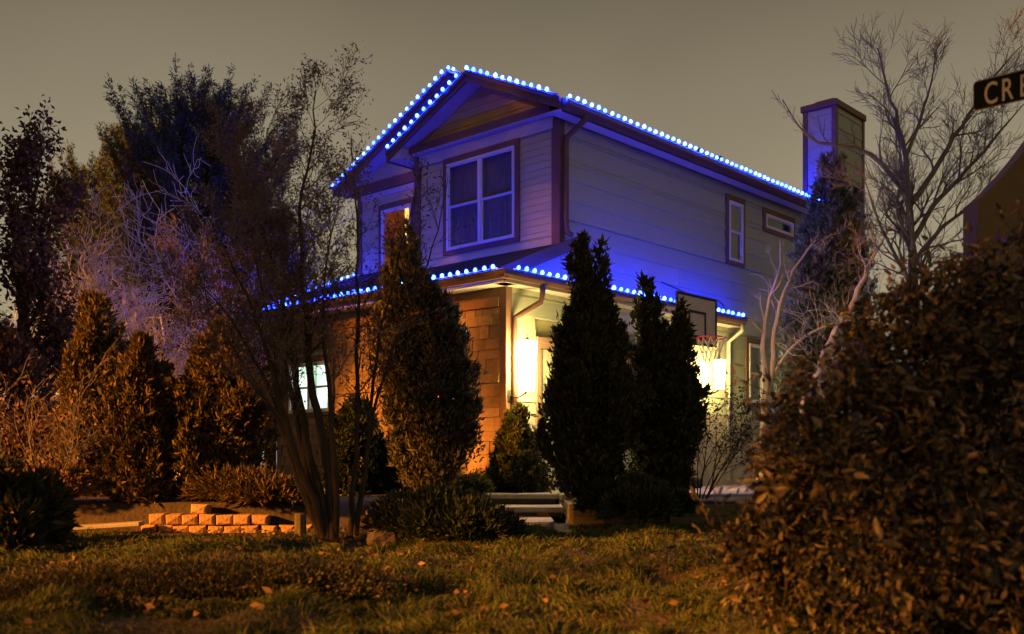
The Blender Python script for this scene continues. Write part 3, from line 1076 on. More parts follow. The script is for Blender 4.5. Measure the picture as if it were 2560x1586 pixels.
for z0 in (0.0, 0.13):
    MB().prism([(0.648 - 1.2, -0.03), (0.70 - 1.2, -0.07), (0.715 - 1.2, 1.5), (0.660 - 1.2, 1.5)], 2, z0 - 0.02, z0 + 0.112).build('return_beam', M['timber'], tw, bevel=0.008)

# low block wall on the left
bw = empty('block_wall', (-3.0, 10.4, 0))
tag(bw, 'low curved retaining wall of pale concrete blocks lit orange', 'wall')


def block_me(w, h, d):
    # split-face block: chamfered, uneven front
    m = MB()
    c = 0.018
    j = lambda: R.uniform(-0.006, 0.006)
    m.add([(-w / 2, 0, 0), (w / 2, 0, 0), (w / 2 * .86, d, 0), (-w / 2 * .86, d, 0), (-w / 2, 0, h), (w / 2, 0, h), (w / 2 * .86, d, h), (-w / 2 * .86, d, h),
           (-w / 2 + c, -c + j(), c), (w / 2 - c, -c + j(), c), (w / 2 - c, -c + j(), h - c), (-w / 2 + c, -c + j(), h - c), (0 + j() * 3, -c - 0.018 + j(), h / 2)],
          [(3, 2, 1, 0), (4, 5, 6, 7), (1, 2, 6, 5), (2, 3, 7, 6), (3, 0, 4, 7), (0, 1, 9, 8), (1, 5, 10, 9), (5, 4, 11, 10), (4, 0, 8, 11),
           (8, 9, 12), (9, 10, 12), (10, 11, 12), (11, 8, 12)])
    return m


bm_vars = []
for k in range(4):
    o = block_me(0.168, 0.108, 0.16).build('block', M['block'])
    bm_vars.append(o.data)
    bpy.data.objects.remove(o)
xs = np.arange(-3.72, -2.05, 0.176)
for c in range(3):
    for k, x in enumerate(xs):
        x = x + (0.088 if c % 2 else 0)
        if c == 2 and (x < -3.35 or x > -3.0 or R.random() < 0.15):
            continue
        if c == 1 and (x < -3.65 or x > -2.5 or R.random() < 0.04):
            continue
        y = 10.32 + 0.10 * ((x + 3.0) / 0.8) ** 2 + c * 0.012
        o = bpy.data.objects.new('block', bm_vars[R.randrange(4)])
        COL.objects.link(o)
        o.parent = bw
        o.location = (x + 3.0 + R.uniform(-.004, .004), y - 10.4 + R.uniform(-.008, .008), -0.03 + c * 0.110)
        o.rotation_euler = (R.uniform(-.05, .05), R.uniform(-.05, .05), R.uniform(-.14, .14))
        o.scale = (R.uniform(0.86, 1.03), 1, R.uniform(0.88, 1.0))
lb = block_me(0.20, 0.20, 0.18).build('loose_block', M['block'])
lb.location = (-4.18, 10.62, 0.09)
lb.rotation_euler = (0, 0, 0.15)
tag(lb, 'single square concrete block standing left of the low wall', 'block')
pk = MB()
pk.box(-0.32, 0.32, -0.11, 0.11, 0.0, 0.045)
plank = pk.build('stepping_slab', M['concrete'], bevel=0.01)
plank.location = (-4.02, 10.15, 0.06)
plank.rotation_euler = (0.02, -0.06, 0.10)
tag(plank, 'flat pale slab lying in front of the low block wall', 'slab')

pst = MB().lathe([(0.062, -0.1), (0.058, 0.0), (0.056, 0.21), (0.05, 0.225), (0.02, 0.23)], 9).build('timber_post', M['timber'], smooth=False)
pst.location = (-2.03, 9.75, 0.0)
tag(pst, 'short weathered post at the right end of the block wall', 'post')


def rock(name, loc, s, label, seed):
    rr = np.random.default_rng(seed)
    m = MB()
    n, k = 7, 10
    pr = []
    for j in range(n):
        ph = math.pi * (j + 0.5) / n
        pr.append((math.sin(ph), -math.cos(ph)))
    m.lathe(pr, k)
    V = np.array(m.v)
    off = 1 + 0.35 * (vnoise(V * 1.7 + seed * 3.1) - 0.5) + 0.2 * (rr.random((len(V), 1))[:, 0] - 0.5)
    V = V * off[:, None] * np.array(s)
    m.v = [tuple(p) for p in V]
    o = m.build(name, M['rock'])
    o.location = loc
    o.rotation_euler = (0, 0, rr.random() * 6)
    tag(o, label, 'rock', 'rocks edging the planting bed')
    return o


rock('rock', (-1.36, 10.55, 0.14), (0.16, 0.13, 0.15), 'reddish rock directly right of the bare tree trunks', 1)
rock('rock', (-1.07, 10.6, 0.15), (0.14, 0.12, 0.17), 'upright reddish rock left of the big cone-shaped evergreen', 2)
rock('rock', (-1.22, 10.3, 0.06), (0.12, 0.12, 0.10), 'small rock at the foot of the reddish rocks', 3)
rock('rock', (-0.86, 10.45, 0.16), (0.15, 0.12, 0.12), 'rock under the big cone-shaped evergreen', 4)
rock('rock', (-1.13, 8.95, 0.04), (0.17, 0.15, 0.12), 'grey rock left of the low dark juniper mound', 5)
# pale stones by the right-hand trunks
for k, (x, y, D, s) in enumerate(((1945, 1118, 12.6, (0.22, 0.16, 0.06)), (1965, 1140, 12.4, (0.26, 0.18, 0.06)), (1950, 1160, 12.3, (0.24, 0.2, 0.07)))):
    p = at(x, y, D)
    o = rock('flat_stone', p, s, ('pale flat stone on top of the small stack behind the bush', 'middle pale flat stone of the small stack behind the bush', 'lowest pale flat stone of the small stack behind the bush')[k], 11 + k)
    o.data.materials.clear()
    o.data.materials.append(M['concrete'])
    o['group'] = 'stacked pale stones'

# ------------------------------------------------------------------ vegetation
class Tree:
    """skeleton of limbs: collects polylines, and twig points for leaves"""
    def __init__(s, seed):
        s.r = np.random.default_rng(seed)
        s.big, s.bigr, s.small, s.smallr, s.tips, s.tipd = [], [], [], [], [], []

    def limb(s, pts, rad, thin=False):
        (s.small if thin else s.big).append(np.array(pts, float))
        (s.smallr if thin else s.bigr).append(np.array(rad, float))

    def grow(s, p, d, L, r, lvl, up=0.15, wig=0.16, nchild=(5, 4, 4), ang=0.65, ratio=0.55, rmin=0.0022, tip_from=0.3):
        n = 7 if lvl > 1 else 5
        P = [np.array(p, float)]
        d = np.array(d, float)
        d /= np.linalg.norm(d)
        rad = [r]
        step = L / (n - 1)
        for i in range(1, n):
            d = d + s.r.normal(size=3) * wig + np.array([0, 0, up * 0.5])
            d /= np.linalg.norm(d)
            P.append(P[-1] + d * step)
            rad.append(max(r * (1 - 0.75 * i / (n - 1)), rmin))
        s.limb(P, rad, thin=r < 0.012)
        if lvl <= 0:
            for i in range(n):
                if i / (n - 1) >= tip_from:
                    s.tips.append(P[i])
                    s.tipd.append(d.copy())
            return
        k = nchild[min(lvl - 1, len(nchild) - 1)]
        for c in range(k):
            q = (0.25 + 0.75 * (c + s.r.random()) / k) * (n - 1)
            i = min(int(q), n - 2)
            pp = P[i] + (P[i + 1] - P[i]) * (q - i)
            dd = P[i + 1] - P[i]
            dd = dd / np.linalg.norm(dd)
            side = np.cross(dd, s.r.normal(size=3))
            side /= np.linalg.norm(side) + 1e-9
            a = ang * s.r.uniform(0.6, 1.3)
            cd = dd * math.cos(a) + side * math.sin(a)
            s.grow(pp, cd, L * ratio * s.r.uniform(0.7, 1.2), max(rad[i] * 0.62, rmin), lvl - 1, up, wig, nchild, ang, ratio, rmin, tip_from)

    def along(s, pts, rad, lvl, every, L, **kw):
        """a main stem given by points; side branches along its upper part"""
        pts = np.array(pts, float)
        # smooth resample
        seg = np.linalg.norm(np.diff(pts, axis=0), axis=1)
        t = np.concatenate([[0], np.cumsum(seg)])
        n = max(int(t[-1] / 0.18), 6)
        tt = np.linspace(0, t[-1], n)
        P = np.stack([np.interp(tt, t, pts[:, k]) for k in range(3)], 1)
        for _ in range(2):
            P[1:-1] = 0.25 * P[:-2] + 0.5 * P[1:-1] + 0.25 * P[2:]
        P[1:-1] += s.r.normal(size=(n - 2, 3)) * 0.010
        rr = np.interp(tt / t[-1], np.linspace(0, 1, len(rad)), rad)
        s.limb(P, rr)
        frm = kw.pop('frm', 0.35)
        d = t[-1] * frm
        while d < t[-1]:
            i = min(int(d / t[-1] * (n - 1)), n - 2)
            dd = P[i + 1] - P[i]
            dd /= np.linalg.norm(dd)
            side = np.cross(dd, s.r.normal(size=3))
            side /= np.linalg.norm(side)
            a = kw.get('ang', 0.65) * s.r.uniform(0.7, 1.3)
            cd = dd * math.cos(a) + side * math.sin(a)
            LL = L * (0.55 + 0.6 * s.r.random()) * (1 - 0.45 * d / t[-1])
            s.grow(P[i], cd, LL, max(rr[i] * 0.5, 0.0035), lvl, **kw)
            d += every * s.r.uniform(0.6, 1.4)

    def build(s, root, mat, name='trunk', tname='twigs', tmat=None):
        o = root.location
        off = np.array([o.x, o.y, o.z])
        if s.big:
            V, F = tube_arr(s.big, s.bigr, 7)
            mesh_arr(name, V - off, F, mat, root, smooth=True)
        if s.small:
            V, F = tube_arr(s.small, s.smallr, 3)
            mesh_arr(tname, V - off, F, tmat or mat, root)['kind'] = 'stuff'

    def leaf(s, root, mat, per, L, W, name='foliage', droop=0.2, keep=1.0, spread=0.04):
        T = np.array(s.tips)
        Dd = np.array(s.tipd)
        if keep < 1:
            k = s.r.random(len(T)) < keep
            T, Dd = T[k], Dd[k]
        T = np.repeat(T, per, 0)
        Dd = np.repeat(Dd, per, 0)
        n = len(T)
        P = T + s.r.normal(size=(n, 3)) * spread
        D = Dd * 0.6 + s.r.normal(size=(n, 3)) * 0.6 + np.array([0, 0, -droop])
        o = root.location
        P = P - np.array([o.x, o.y, o.z])
        return leaves(name, P, D, L * s.r.uniform(0.6, 1.3, n), W * s.r.uniform(0.6, 1.3, n), mat, root)


def spindle_cloud(n, H_, rfun, lean=(0, 0), seed=0, depth=0.4, lump=0.30, lscale=3.2):
    """points and outward directions in a lumpy upright crown"""
    g = np.random.default_rng(seed)
    t = g.random(n * 3)
    rr = rfun(t)
    keep = g.random(n * 3) < rr / rr.max() + 0.04
    t = t[keep][:n]
    n = len(t)
    a = g.random(n) * 2 * math.pi
    r0 = rfun(t)
    dirs = np.stack([np.cos(a), np.sin(a), np.zeros(n)], 1)
    q = np.stack([np.cos(a) * lscale * 0.8, np.sin(a) * lscale * 0.8, t * H_ * lscale * 0.55], 1) + seed * 1.7
    lum = (vnoise(q) - 0.5) * 2 * lump + (vnoise(q * 2.7 + 5) - 0.5) * lump * 1.3 + np.clip(g.normal(size=n), 0, 3) * 0.035
    r = r0 * (1 + lum) * (1 - depth * g.random(n) ** 1.8)
    P = dirs * r[:, None]
    P[:, 2] = t * H_
    P[:, 0] += lean[0] * t
    P[:, 1] += lean[1] * t
    return P, dirs, t, g


def arborvitae(base, spindles, n, mat, label, group=None, spray=0.11, width=0.028, upw=1.1, name='arborvitae', cat='evergreen', fan=3, plume=0.34, dens=95):
    """spindles: list of (dx, dy, z0, height, rfun, share)"""
    root = empty(name, base)
    tag(root, label, cat, group)
    PP, DD, LL = [], [], []
    for k, (dx, dy, z0, hh, rf, share) in enumerate(spindles):
        sd = abs(hash((round(base[0], 2), k))) % 97
        # inner fill
        P, d, t, g = spindle_cloud(int(n * share * 0.38), hh, lambda q: rf(q) * 0.80, seed=sd)
        P = P + np.array([dx, dy, z0])
        D = d * g.uniform(0.25, 0.8, (len(P), 1)) + np.array([0, 0, upw]) + g.normal(size=(len(P), 3)) * 0.28
        PP.append(P)
        DD.append(D)
        LL.append(spray * g.uniform(0.6, 1.35, len(P)))
        # upright plumes: flame-shaped bundles of sprays standing off the crown
        npl = max(int(hh * rf(np.linspace(0, 1, 20)).mean() * dens), 14)
        A, d, t, g = spindle_cloud(npl, hh, rf, seed=sd + 31, depth=0.30)
        per = max(int(n * share * 0.62 / len(A)), 8)
        for q in range(len(A)):
            pl_ = plume * g.uniform(0.6, 1.4) * (0.55 + 0.45 * min(1.0, rf(t[q]) / 0.3))
            ax = norm(d[q] * g.uniform(0.15, 0.55) + np.array([0, 0, 1.0]) + g.normal(size=3) * 0.16)
            f = g.random(per) ** 0.8
            w_ = pl_ * 0.24 * (1.1 - f)
            c = A[q] * np.array([0.93, 0.93, 1.0]) + np.outer((f - 0.55) * pl_, ax) + g.normal(size=(per, 3)) * w_[:, None]
            PP.append(c + np.array([dx, dy, z0]))
            DD.append(ax + (c - A[q]) * 1.5 + g.normal(size=(per, 3)) * 0.30)
            LL.append(spray * g.uniform(0.55, 1.2, per))
    P = np.concatenate(PP)
    D = norm(np.concatenate(DD))
    L = np.concatenate(LL)
    Ps, Ds, Ls = [], [], []
    for k in range(fan):
        Ps.append(P + rng.normal(size=P.shape) * 0.012)
        Ds.append(norm(D + rng.normal(size=P.shape) * 0.38))
        Ls.append(L * rng.uniform(0.6, 1.0, len(L)))
    zk = np.concatenate(Ps)[:, 2] > -0.02
    leaves('foliage', np.concatenate(Ps)[zk], np.concatenate(Ds)[zk], np.concatenate(Ls)[zk], width, mat, root)
    # inner branchwork: a few upright stems that carry the sprays
    m = MB()
    for dx, dy, z0, hh, rf, share in spindles:
        m.tube([(dx * .4, dy * .4, -0.08), (dx * 0.7, dy * .7, z0 + hh * 0.3), (dx, dy, z0 + hh * 0.9)], [0.05, 0.035, 0.008], 6)
    m.build('trunk', M['bark_dark'], root)
    return root


def prof(pts):
    xs_, ys_ = zip(*pts)
    return lambda t: np.interp(t, xs_, ys_)


# --- cone and column evergreens
# big one left of the steps
arborvitae((-0.92, 11.4, 0.30), [(0.02, 0, 0.05, 2.35, prof([(0, .14), (.12, .28), (.3, .42), (.48, .47), (.7, .38), (.88, .23), (1, .03)]), 0.66),
                                 (-0.26, -0.05, 0.9, 2.18, prof([(0, .20), (.3, .34), (.6, .28), (.85, .15), (1, .02)]), 0.34)], 13500, GREEN_G,
           'big cone-shaped evergreen left of the steps, bulging in the middle', 'cone evergreens in front of the house')
# double-tipped one right of the steps
arborvitae((0.84, 11.25, 0.28), [(0.01, 0, 0.02, 2.05, prof([(0, .17), (.12, .33), (.35, .48), (.55, .50), (.8, .38), (1, .18)]), 0.62),
                                 (-0.05, 0, 1.0, 1.95, prof([(0, .24), (.35, .22), (.7, .11), (.9, .06), (1, .015)]), 0.2),
                                 (0.15, 0.04, 0.9, 1.99, prof([(0, .24), (.35, .22), (.7, .11), (.9, .06), (1, .015)]), 0.2)], 15000, GREEN,
           'tall dark evergreen right of the steps with two pointed tips', 'cone evergreens in front of the house')
arborvitae((1.77, 11.9, 0.28), [(0.02, 0, 0.02, 1.75, prof([(0, .17), (.15, .27), (.4, .36), (.7, .34), (1, .17)]), 0.62),
                                (-0.17, 0, 0.9, 1.66, prof([(0, .20), (.4, .18), (.75, .11), (1, .015)]), 0.2),
                                (0.20, 0, 0.9, 1.45, prof([(0, .22), (.4, .20), (.75, .11), (1, .015)]), 0.2)], 11000, GREEN,
           'dark evergreen with two blunt tips in front of the basketball hoop', 'cone evergreens in front of the house')
# left row
arborvitae((-5.15, 12.6, 0.30), [(0, 0, 0.0, 2.48, prof([(0, .30), (.3, .46), (.55, .44), (.8, .26), (1, .02)]), 1.0)], 8500, GREEN_W,
           'dark cone evergreen standing farthest left of the row', 'cone evergreens at the left')
arborvitae((-3.95, 10.85, 0.30), [(0, 0, 0.0, 1.72, prof([(0, .26), (.3, .34), (.6, .29), (.85, .16), (1, .02)]), 1.0)], 8000, GREEN_W,
           'slim cone evergreen with an orange-lit side, middle of the left row', 'cone evergreens at the left')
arborvitae((-3.20, 11.1, 0.30), [(0, 0, 0.0, 1.95, prof([(0, .26), (.25, .46), (.5, .48), (.75, .34), (1, .04)]), 1.0)], 11000, GREEN_W,
           'broad dark evergreen just left of the bare multi-stemmed tree', 'cone evergreens at the left')
# clipped shrub below the tall lantern
arborvitae((0.06, 13.88, 0.30), [(0, 0, 0.0, 1.16, prof([(0, .42), (.25, .42), (.55, .32), (.8, .19), (1, .05)]), 1.0)], 6500, GREEN_L,
           'rounded green shrub lit yellow from above by the tall lantern', None, spray=0.07, width=0.03, upw=0.5, plume=0.16, dens=130, name='rounded_shrub', cat='shrub')
# shrub behind the multi-stem tree, under the lit window
arborvitae((-2.0, 13.0, 0.30), [(0, 0, 0.0, 1.25, prof([(0, .30), (.3, .44), (.7, .34), (1, .06)]), 0.6), (0.62, 0.2, 0, 0.95, prof([(0, .3), (.4, .4), (1, .08)]), 0.4)], 7000, GREEN_B,
           'dark bushy juniper below the lit ground-floor window', None, spray=0.09, width=0.03, upw=0.4, name='juniper_shrub', cat='shrub')
# tall juniper by the chimney
arborvitae((5.20, 16.9, 0.30), [(0, 0, 0.0, 3.7, prof([(0, .5), (.3, .74), (.7, .70), (1, .42)]), 0.6),
                                (0.10, 0, 2.9, 2.60, prof([(0, .62), (.3, .56), (.6, .38), (.85, .20), (1, .04)]), 0.4)], 13000, GREEN_J,
           'tall juniper in front of the chimney, blue above and yellow below', None, spray=0.15, width=0.035, upw=0.7, plume=0.62, dens=46, name='juniper_tree', cat='tree')


# --- low spreading shrubs
def mound(base, rx, ry, h, n, mat, label, name='juniper_mound', L=0.09, W=0.022, lumps=7, seed=1, flat=0.35, group='low spreading shrubs', cat='shrub', gap=0.30):
    root = empty(name, base)
    tag(root, label, cat, group)
    g = np.random.default_rng(seed)
    cs = []
    for k in range(lumps):
        a = g.random() * 2 * math.pi
        q = math.sqrt(g.random()) * 0.72
        cs.append((rx * q * math.cos(a), ry * q * math.sin(a), h * g.uniform(0.2, 0.55) * (1 - q * 0.5), g.uniform(0.38, 0.6)))
    cs.append((0, 0, h * 0.4, 0.62))
    PP, DD = [], []
    for cx_, cy_, cz, s in cs:
        m = n // len(cs)
        d = norm(g.normal(size=(m, 3)))
        d[:, 2] = np.abs(d[:, 2]) * 1.0 - 0.15
        d = norm(d)
        r = 1 - 0.5 * g.random(m) ** 2
        P = d * r[:, None] * np.array([rx * s, ry * s, h * s]) + np.array([cx_, cy_, cz])
        PP.append(P)
        DD.append(d)
    P = np.concatenate(PP)
    D = np.concatenate(DD)
    k = (vnoise(P * 9 + seed) > gap) & (P[:, 2] > -0.03)
    P, D = P[k], D[k]
    D = norm(D + g.normal(size=P.shape) * 0.45 + np.array([0, 0, flat]))
    leaves('foliage', P, D, L * g.uniform(0.5, 1.3, len(P)), W * g.uniform(0.7, 1.3, len(P)), mat, root)
    m = MB()
    for k in range(8):
        a = g.random() * 6.28
        e_ = (rx * 0.6 * math.cos(a), ry * 0.6 * math.sin(a), h * 0.6)
        m.tube([(0, 0, -0.05), (e_[0] * .4, e_[1] * .4, h * 0.25), e_], [0.018, 0.012, 0.005], 5)
    m.build('stems', M['bark_dark'], root)
    return root


mound((-0.62, 8.85, 0.0), 0.60, 0.55, 0.46, 15000, GREEN_B, 'low dark juniper mound in front of the steps', seed=3)
mound((1.36, 10.75, 0.08), 0.52, 0.45, 0.46, 12000, GREEN_B, 'low dark juniper mound in front of the double-tipped evergreens', seed=5)
mound((-2.85, 10.66, 0.24), 0.92, 0.44, 0.38, 15000, GREEN_W, 'spreading juniper spilling over the low block wall', seed=8)
mound((-4.85, 10.65, 0.28), 0.50, 0.40, 0.42, 9000, TAN, 'tan leafy low shrub left of the loose block', name='leafy_shrub', L=0.06, W=0.035, seed=9)
mound((-4.35, 9.2, -0.02), 0.24, 0.24, 0.36, 5000, GREEN, 'small dark shrub left of the pale slab', name='dark_shrub', seed=10, L=0.08)
mound((-3.62, 7.2, 0.0), 0.34, 0.4, 0.74, 9000, GREEN, 'black shrub silhouetted at the left edge of the lawn', name='dark_shrub', seed=12, L=0.1, W=0.03)
mound((0.16, 9.5, -0.02), 0.34, 0.40, 0.09, 4000, GREEN_L, 'low ground-hugging green juniper below the bottom step', seed=14, L=0.08)
mound((-0.42, 13.25, 0.31), 0.25, 0.2, 0.26, 2600, GREEN_L, 'small yellow-green plant at the foot of the big cone evergreen', name='leafy_plant', seed=15, L=0.07, W=0.03)
mound((1.45, 12.35, 0.28), 0.28, 0.2, 0.32, 2600, GREEN_L, 'small yellow-green plant between the two dark evergreens', name='leafy_plant', seed=16, L=0.07, W=0.03)
mound((-3.45, 10.95, 0.30), 0.22, 0.2, 0.34, 2200, GREEN_L, 'bright yellow-green tuft between the left evergreens', name='leafy_plant', seed=17, L=0.1, W=0.025)
mound((-6.6, 14.2, 0.2), 1.6, 1.0, 1.35, 16000, DRY_R, 'dark russet hedge behind the left evergreens', name='hedge', seed=21, L=0.11, W=0.06, cat='hedge', group=None)
mound((-8.3, 14.3, 0.2), 1.9, 1.1, 3.5, 19000, DRY_R, 'dark russet hedge at the left edge below the leafy tree', name='hedge', seed=22, L=0.12, W=0.065, cat='hedge', group=None)
mound((-4.2, 2.7, -0.35), 0.75, 1.0, 1.45, 9000, GREEN, 'unseen evergreen hedge added to shade the near left lawn', name='hedge', seed=27, L=0.1, W=0.03, cat='hedge', group=None)  # out of frame, put here to shade the lawn corner
mound((7.4, 17.0, 0.2), 1.8, 1.0, 2.7, 14000, DRY_R, 'dim hedge behind the right-hand bare tree', name='hedge', seed=23, L=0.12, W=0.05, cat='hedge', group=None)

mound((-1.75, 5.35, -0.03), 1.15, 0.75, 0.22, 42000, GREEN, 'wide low mat of dark groundcover in the near left lawn', name='groundcover_mat', L=0.030, W=0.010, lumps=16, seed=25, group=None, cat='groundcover', gap=0.26)
# --- twiggy shrub with tan leaves, far left
t = Tree(31)
base = Vector((-4.95, 10.6, 0.25))
for k in range(13):
    a = k / 13 * 6.28 + R.random()
    t.grow(base + Vector((0.22 * math.cos(a), 0.18 * math.sin(a), 0)), (0.55 * math.cos(a), 0.4 * math.sin(a), 1.0), R.uniform(0.75, 1.2), 0.012, 2, up=-0.02, wig=0.16, nchild=(4, 5), ang=0.6, ratio=0.5)
rt = empty('twiggy_shrub', base)
tag(rt, 'twiggy tan-leaved shrub glowing orange at the far left', 'shrub')
t.build(rt, M['bark_grey'], 'stems')
t.leaf(rt, TAN, 1, 0.06, 0.03, keep=0.8)

# --- foreground multi-stemmed tree
t = Tree(41)
D0 = 9.4


def pl(pts, D, dd=0.0):
    """photo points at a common depth, swelling dd towards/away along the length"""
    n = len(pts)
    return [tuple(at(x, y, D + dd * k / max(n - 1, 1))) for k, (x, y) in enumerate(pts)]


kw = dict(up=0.10, wig=0.14, nchild=(6, 6), ang=0.55, ratio=0.55, frm=0.42)
t.along(pl([(812, 1352), (804, 1283), (730, 1126), (718, 1080), (688, 960), (648, 810), (575, 640), (520, 540)], D0, -0.5), [0.04, 0.034, 0.026, 0.013, 0.005], 2, 0.115, 0.85, **kw)
t.along(pl([(820, 1350), (813, 1255), (767, 1144), (757, 1070), (745, 960), (732, 850), (690, 690), (640, 540), (605, 440), (575, 340)], D0, 0.3), [0.046, 0.04, 0.03, 0.02, 0.010, 0.005], 2, 0.115, 0.9, **kw)
t.along(pl([(832, 1350), (832, 1232), (800, 1070), (781, 960), (770, 860), (755, 700), (744, 540), (752, 450), (782, 370), (791, 290), (790, 225)], D0, 0.1), [0.05, 0.043, 0.034, 0.022, 0.013, 0.005], 2, 0.115, 0.8, **kw)
t.along(pl([(838, 1345), (838, 1200), (826, 1010), (820, 880), (800, 760), (822, 600), (850, 480)], D0, -0.3), [0.036, 0.03, 0.02, 0.01, 0.004], 2, 0.115, 0.75, **kw)
t.along(pl([(808, 1345), (772, 1200), (735, 1010), (700, 860), (650, 720), (622, 560), (655, 460), (668, 320)], D0, 0.6), [0.036, 0.03, 0.02, 0.01, 0.004], 2, 0.115, 0.8, **kw)
t.along(pl([(806, 1346), (750, 1180), (690, 1000), (612, 850), (540, 740), (470, 690)], D0, -0.3), [0.034, 0.027, 0.018, 0.009, 0.004], 2, 0.115, 0.8, **kw)
t.along(pl([(800, 1345), (740, 1170), (660, 980), (570, 860), (520, 790), (500, 640)], D0, 0.5), [0.03, 0.024, 0.016, 0.008, 0.004], 2, 0.115, 0.85, **kw)
rt = empty('multi_stem_tree', at(823, 1344, D0))
tag(rt, 'bare multi-stemmed tree with small dead leaves in the front lawn', 'tree')
t.build(rt, M['bark_dark'], tmat=M['twig'])
t.leaf(rt, DRY_L, 2, 0.036, 0.016, keep=0.75, droop=0.4)
print('tree tips', len(t.tips))
# slim saplings beside it
t = Tree(43)
D1 = 9.7
kw2 = dict(up=0.14, wig=0.14, nchild=(5, 4), ang=0.6, ratio=0.5, frm=0.30)
t.along(pl([(876, 1340), (878, 1297), (890, 1140), (897, 1000), (896, 885), (892, 783), (896, 640), (892, 571), (883, 460), (878, 345)], D1, 0.1), [0.03, 0.024, 0.017, 0.012, 0.004], 2, 0.20, 0.62, **kw2)
t.along(pl([(886, 1338), (905, 1240), (918, 1100), (945, 870), (985, 690), (1020, 560), (1040, 470)], D1, 0.2), [0.026, 0.02, 0.015, 0.009, 0.004], 2, 0.18, 0.6, **kw2)
t.along(pl([(892, 1336), (912, 1180), (945, 980), (1000, 820), (1080, 640), (1110, 500), (1120, 440)], D1, 0.5), [0.022, 0.018, 0.012, 0.007, 0.003], 1, 0.16, 0.5, **kw2)
rt = empty('slim_sapling', at(880, 1340, D1))
tag(rt, 'slim sapling with thin dark stems right of the multi-stemmed tree', 'tree')
t.build(rt, M['bark_dark'])
t.leaf(rt, DRY, 1, 0.04, 0.018, keep=0.8, droop=0.4)

# --- pale tangled bare shrub lit blue at the left end of the house
t = Tree(47)
base = Vector((-6.75, 18.8, 0.1))
for k in range(19):
    a = k / 19 * 6.28 + R.random() * 0.4
    t.grow(base + Vector((0.35 * math.cos(a), 0.35 * math.sin(a), 0)), (0.52 * math.cos(a), 0.40 * math.sin(a), 1.0), R.uniform(2.7, 4.8), 0.042, 3, up=0.14, wig=0.22, nchild=(6, 6, 7), ang=0.72, ratio=0.46, rmin=0.0055)
rt = empty('tangled_bare_shrub', base)
tag(rt, 'pale tangled leafless shrub glowing violet left of the house', 'shrub')
t.build(rt, M['bark_pale'], 'stems')
print('tangle', len(t.small))

# --- leafy trees at the far left
t = Tree(53)
base = Vector((-7.4, 15.2, 0.1))
t.along([base, base + Vector((0.1, 0, 1.8)), base + Vector((0.0, 0.1, 3.4)), base + Vector((0.35, 0, 5.1))], [0.13, 0.1, 0.06, 0.01], 2, 0.13, 1.4, up=0.16, wig=0.13, nchild=(5, 5), ang=0.6, ratio=0.5, frm=0.2, rmin=0.004)
rt = empty('leafy_tree', base)
tag(rt, 'dark tree with scattered brown leaves at the upper left', 'tree')
t.build(rt, M['bark_dark'])
t.leaf(rt, DRY_R, 3, 0.10, 0.055, keep=0.95, spread=0.09)
t = Tree(54)
base = Vector((-8.6, 14.6, 0.1))
t.along([base, base + Vector((-0.1, 0, 1.7)), base + Vector((0.1, 0.1, 3.0)), base + Vector((0.1, 0, 4.6))], [0.14, 0.11, 0.06, 0.012], 2, 0.10, 1.6, up=0.12, wig=0.13, nchild=(5, 5), ang=0.65, ratio=0.5, frm=0.15, rmin=0.004)
rt = empty('leafy_tree', base)
tag(rt, 'dense dark leafy tree cut off by the left edge', 'tree')
t.build(rt, M['bark_dark'])
t.leaf(rt, DRY_R, 5, 0.10, 0.055, keep=1.0, spread=0.12)


# --- spruces behind
def spruce(base, H_, rmax, label, seed, tuft=0.20, n_whorl=17, lowest=0.12, crown=2.6):
    root = empty('spruce_tree', base)
    tag(root, label, 'tree', 'spruces behind the garden')
    g = np.random.default_rng(seed)
    MB().tube([(0, 0, -0.1), (0.05, 0, H_ * 0.5), (0, 0, H_ * 0.97)], [0.16, 0.10, 0.015], 8).build('trunk', M['bark_dark'], root)
    lines, rads, PP, DD = [], [], [], []
    for w in range(n_whorl):
        q = lowest + (1 - lowest) * (w + g.random() * 0.5) / n_whorl
        reach = rmax * min(1.0, (1 - q) * crown) ** 0.6 * (0.8 + 0.35 * g.random()) + 0.10
        for b in range(9):
            a = b / 9 * 6.28 + g.random() * 0.9 + w
            d = np.array([math.cos(a), math.sin(a), 0.10 + 0.5 * q])
            L = reach * g.uniform(0.65, 1.12)
            n = 6
            s = np.linspace(0, 1, n)
            P = np.outer(s * L, d) + np.array([0, 0, q * H_])
            P[:, 2] += L * (0.55 * s ** 2.4 - 0.16 * np.sin(s * 3.1))
            lines.append(P)
            rads.append(np.linspace(0.028, 0.008, n))
            # tufts: upward brushes along the outer part
            m = max(int(L / 0.11), 4)
            for j in range(m):
                f = 0.25 + 0.75 * (j + g.random()) / m
                c = np.array([np.interp(f, s, P[:, k]) for k in range(3)])
                ax = norm(d * 0.45 + np.array([0, 0, 0.9]) + g.normal(size=3) * 0.3)
                k = 84
                l = g.random(k) * tuft * 2.3
                PP.append(c + ax * l[:, None] + g.normal(size=(k, 3)) * 0.034)
                DD.append(norm(ax * 0.55 + g.normal(size=(k, 3)) * 0.55))
    V, F = tube_arr(lines, rads, 4)
    mesh_arr('branches', V, F, M['bark_dark'], root)
    P = np.concatenate(PP)
    D = np.concatenate(DD)
    leaves('needles', P, D, tuft * 0.46 * g.uniform(0.6, 1.2, len(P)), 0.022, SPRUCE, root, fold=0.1)
    return root


